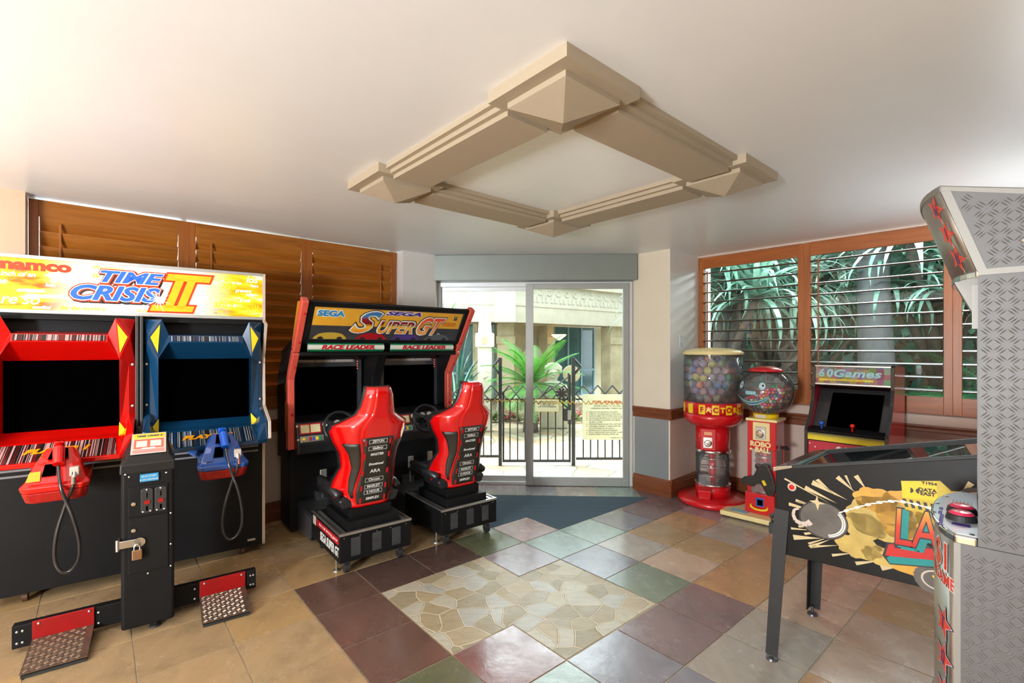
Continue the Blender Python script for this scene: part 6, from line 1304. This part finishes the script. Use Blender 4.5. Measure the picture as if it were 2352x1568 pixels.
strapplant((-1.25, 8.6, 1.6), 'spiky bright green strap plant just above the racing cabinet', 30, .75, .05, M['cyc'], 'spiky_plant', 0, 1, None, (30, 88), (10, 60)); bpy.data.objects['spiky_plant'].location.z = 0
sp_o = bpy.data.objects['spiky_plant']; 
for v in sp_o.data.vertices: v.co.z += 1.65
tk = build('stem', MB().tube([(0, 0, 0), (0, 0, 1.68)], .05, 10), M['brk2'], sp_o)
strapplant((-.95, 8.2, 0), 'mid green strap-leaf plant low behind the fence, left of the stone post', 46, 1.35, .045, M['pan'], hz=.1, seed=2)
strapplant((-1.05, 9.4, 0), 'tall dusky strap-leaf plant by the teal window left of the stone post', 50, 1.7, .05, M['dk'], hz=.3, seed=7)
random.seed(31); pr0 = {}
for k in range(46):
    x = -1.6+k*.105+random.uniform(-.04, .04); y = 9.95+random.uniform(-.2, .45)+.05*max(0, x); kind = random.random() < .3
    if kind not in pr0:
        o = strapplant((x, y, 0), 'low red-flushed bromeliad in the planting strip' if kind else 'low grey-green bromeliad in the planting strip', 22, .34, .045, M['bromr'] if kind else M['brom'], 'bromeliad', .02, 5+kind, 'bromeliads in the planting strip', (20, 75), (20, 80)); pr0[kind] = o
    else:
        o = pr0[kind].copy(); C.objects.link(o); o.location = (x, y, 0)
    o['group'] = 'red-flushed bromeliads in the planting strip' if kind else 'grey-green bromeliads in the planting strip'
    o.rotation_euler = (0, 0, random.random()*6); s = random.uniform(.8, 1.25); o.scale = (s, s, s)
# seated stone figure with headdress and a carved disc at its back
sf = thing('stone_statue', 'pale carved stone figure with headdress sitting in the planting behind the gate', 'statue', (.80, 9.35, 0), 0)
build('plinth', MB().box(-.26, .26, -.2, .2, 0, .42), M['lime'], sf, bevel=.02)
bdy = loft([[(r*cos(q)*1.1, r*sin(q)*.8, z) for q in [2*pi*k/14 for k in range(14)]] for r, z in ((.24, .42), (.26, .52), (.20, .60), (.18, .68), (.21, .78), (.16, .86), (.07, .90), (.075, .93), (.115, 1.0), (.12, 1.08), (.10, 1.15), (.03, 1.18))])
build('figure', bdy, M['lime'], sf, smooth=True); hd2 = MB(); hd2.prism('y', [(-.15, 1.02), (-.17, 1.16), (-.08, 1.24), (.08, 1.24), (.17, 1.16), (.15, 1.02), (.11, 1.10), (-.11, 1.10)], -.09, .1); build('headdress', hd2, M['lime'], sf, bevel=.02)
fc = MB(); fc.ball((0, -.11, 1.03), .03, 8, 6); fc.ball((-.05, -.10, 1.07), .018, 8, 6); fc.ball((.05, -.10, 1.07), .018, 8, 6); fc.box(-.04, .04, -.125, -.09, .965, .98); fa_ = build('face', fc, M['lime'], sf, smooth=True)
for s in (-1, 1): build('arm', MB().tube([(s*.2, 0, .80), (s*.26, -.08, .66), (s*.12, -.2, .60)], [.06, .055, .05], 10), M['lime'], sf, smooth=True); build('leg', MB().tube([(s*.1, -.05, .50), (s*.26, -.18, .52), (s*.06, -.26, .46)], [.09, .08, .06], 10), M['lime'], sf, smooth=True)
dc = MB().lathe([(.17, -.03), (.17, .03), (.001, .03)], 36, M=T(.36, .05, 1.02) @ FRONT); dk_ = build('carved_disc', dc, M['stone2'], sf)
# ---- garden seen through the right window
def pandanus(loc, label, trunk_r, heads, seed, nleaf=85, L_=1.15, m=None, name='pandanus_tree'):
    random.seed(seed); t = thing(name, label, 'tree', loc, 0, 'pandanus trees outside the window'); tb = MB(); hm = MB()
    for hx_, hy_, hz_ in heads:
        tb.tube([(0, 0, max(0, hz_*.35)), (hx_*.5, hy_*.5, hz_*.75), (hx_, hy_, hz_)], [trunk_r*.7, trunk_r*.5, trunk_r*.4], 8)
        for k in range(nleaf): strap(hm, (hx_, hy_, hz_), k*2.399+random.random()*.6, radians(random.uniform(-10, 85)), L_*random.uniform(.7, 1.15), radians(random.uniform(70, 170)), .085, 8)
    tb.tube([(0, 0, 0), (.03, 0, .8), (-.02, 0, 1.6), (0, 0, 2.4)], [trunk_r*1.1, trunk_r, trunk_r*.9, trunk_r*.8], 12); build('trunk', tb, M['brk2'], t, smooth=True); build('leaf_heads', hm, m or M['pan'], t, recalc=False); return t
pandanus((3.0, 6.9, 0), 'pandanus tree nearest the pillar end of the window, strap leaves filling the left pane', .11, [(0, 0, 2.6), (-.5, .3, 2.35), (.5, .1, 2.8), (.3, -.4, 2.2), (-.2, .6, 2.9), (.6, .6, 2.4)], 41)
pandanus((4.3, 8.0, 0), 'pandanus tree behind the thick grey trunk, leaves crowding both panes', .12, [(0, 0, 2.9), (-.7, 0, 2.5), (.7, .2, 2.6), (.1, -.5, 2.3), (-.3, .8, 3.1), (.9, -.3, 2.9)], 42, m=M['pan2'])
pandanus((5.9, 6.6, 0), 'pandanus tree right of the thick grey trunk with pale sunlit leaves', .12, [(0, 0, 2.7), (-.6, .2, 2.4), (.6, -.2, 2.9), (-.2, -.5, 2.1), (.2, .7, 2.5), (-.8, -.4, 2.9)], 43)
pandanus((6.6, 5.0, 0), 'pandanus tree farthest right behind the steel prize machine', .12, [(0, 0, 2.6), (-.6, .2, 2.2), (.5, .3, 2.8), (-.1, .7, 2.4)], 44, m=M['pan2'])
pandanus((3.9, 9.9, 0), 'distant pandanus tree seen between the leaves of the left pane', .12, [(0, 0, 2.6), (-.9, 0, 2.2), (.8, .2, 2.9), (-.3, -.3, 3.2)], 45)
tt = thing('garden_tree', 'thick grey-barked tree trunk rising behind the middle window pane', 'tree', (4.95, 6.55, 0), 0)
build('trunk', MB().tube([(.02, 0, 0), (.03, 0, .5), (0, 0, 1.4), (-.03, 0, 2.3), (-.06, 0, 3.4), (-.1, .1, 4.6)], [.30, .24, .205, .185, .18, .17], 20), M['brk'], tt, smooth=True)
random.seed(9); cr = MB()
for k in range(400): strap(cr, (random.uniform(-1.5, 1.5), random.uniform(-1.5, 1.5), random.uniform(3.9, 5.2)), random.random()*6.3, radians(random.uniform(-20, 60)), .6, 1.2, .12, 4)
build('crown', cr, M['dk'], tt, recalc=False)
t2 = thing('garden_tree', 'dark leaning tree trunk behind the left window pane', 'tree', (3.62, 7.7, 0), 0); build('trunk', MB().tube([(0, 0, 0), (.0, 0, 1.0), (-.1, 0, 2.0), (-.25, .1, 3.6)], [.26, .2, .17, .14], 14), mat('dark_bark', srgb(60, 56, 54), .9, var=.3, bmp=.6, bscale=12), t2, smooth=True)
random.seed(19)
for k, (x, y) in enumerate(((4.35, 7.1), (4.55, 7.4))):
    b_ = thing('fallen_branch', 'pale tangled branch %s the window bars, left of the thick trunk' % ('crossing low behind' if k == 0 else 'arching higher behind'), 'branch', (x, y, 0), 0); bb = MB()
    for q in range(5):
        p = [Vector((0, 0, .0))]; 
        for s_ in range(5): p.append(p[-1]+Vector((random.uniform(-.35, .35), random.uniform(-.2, .2), random.uniform(.2, .5))))
        bb.tube([tuple(z) for z in p], [.09, .08, .065, .05, .035, .02], 8)
    build('limbs', bb, M['brk2'], b_, smooth=True)
cyg = 'dark cycads below the window'
for k, (x, y, hz, s_) in enumerate(((4.6, 5.2, .35, 1.5), (5.4, 4.4, .4, 1.5), (3.55, 5.7, .1, 1.1), (5.9, 5.5, .6, 1.6), (2.9, 6.1, .0, .9))):
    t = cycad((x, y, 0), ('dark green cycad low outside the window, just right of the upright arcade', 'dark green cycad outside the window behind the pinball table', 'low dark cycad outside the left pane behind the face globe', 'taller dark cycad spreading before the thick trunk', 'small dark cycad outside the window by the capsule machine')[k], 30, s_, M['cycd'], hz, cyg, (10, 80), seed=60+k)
hg = MB(); random.seed(77)
for k in range(9000):
    u = random.random(); a = radians(2+u*82); R_ = 12.2+random.uniform(-.7, .9); x, y = R_*sin(a)*1.05, R_*cos(a)*1.02+.8; z = random.uniform(0, 5.4)
    if x < 5.2 and y > 9.4: 
        if x < 4.9: continue
    s = random.uniform(.08, .22); n_ = Vector((random.gauss(0, 1), random.gauss(0, 1), random.gauss(0, 1))).normalized(); t_ = n_.orthogonal().normalized()*s; b2 = n_.cross(t_)*.45
    p = Vector((x, y, z)); hg.add([tuple(p-t_), tuple(p+b2), tuple(p+t_), tuple(p-b2)], [(0, 1, 2, 3)])
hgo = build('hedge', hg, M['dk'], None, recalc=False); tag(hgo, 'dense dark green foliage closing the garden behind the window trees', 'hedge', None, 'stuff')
hb = MB()
for k in range(24):
    a0, a1 = radians(22+k*2.9), radians(22+(k+1)*2.9); q = lambda a: (13.3*sin(a)*1.05, 13.3*cos(a)*1.02+.8)
    p0, p1 = q(a0), q(a1); hb.add([(p0[0], p0[1], -.1), (p1[0], p1[1], -.1), (p1[0], p1[1], 5.0), (p0[0], p0[1], 5.0)], [(0, 1, 2, 3)])
hbo = build('garden_bank', hb, M['soil'], None, solid=.3); tag(hbo, kind='structure')
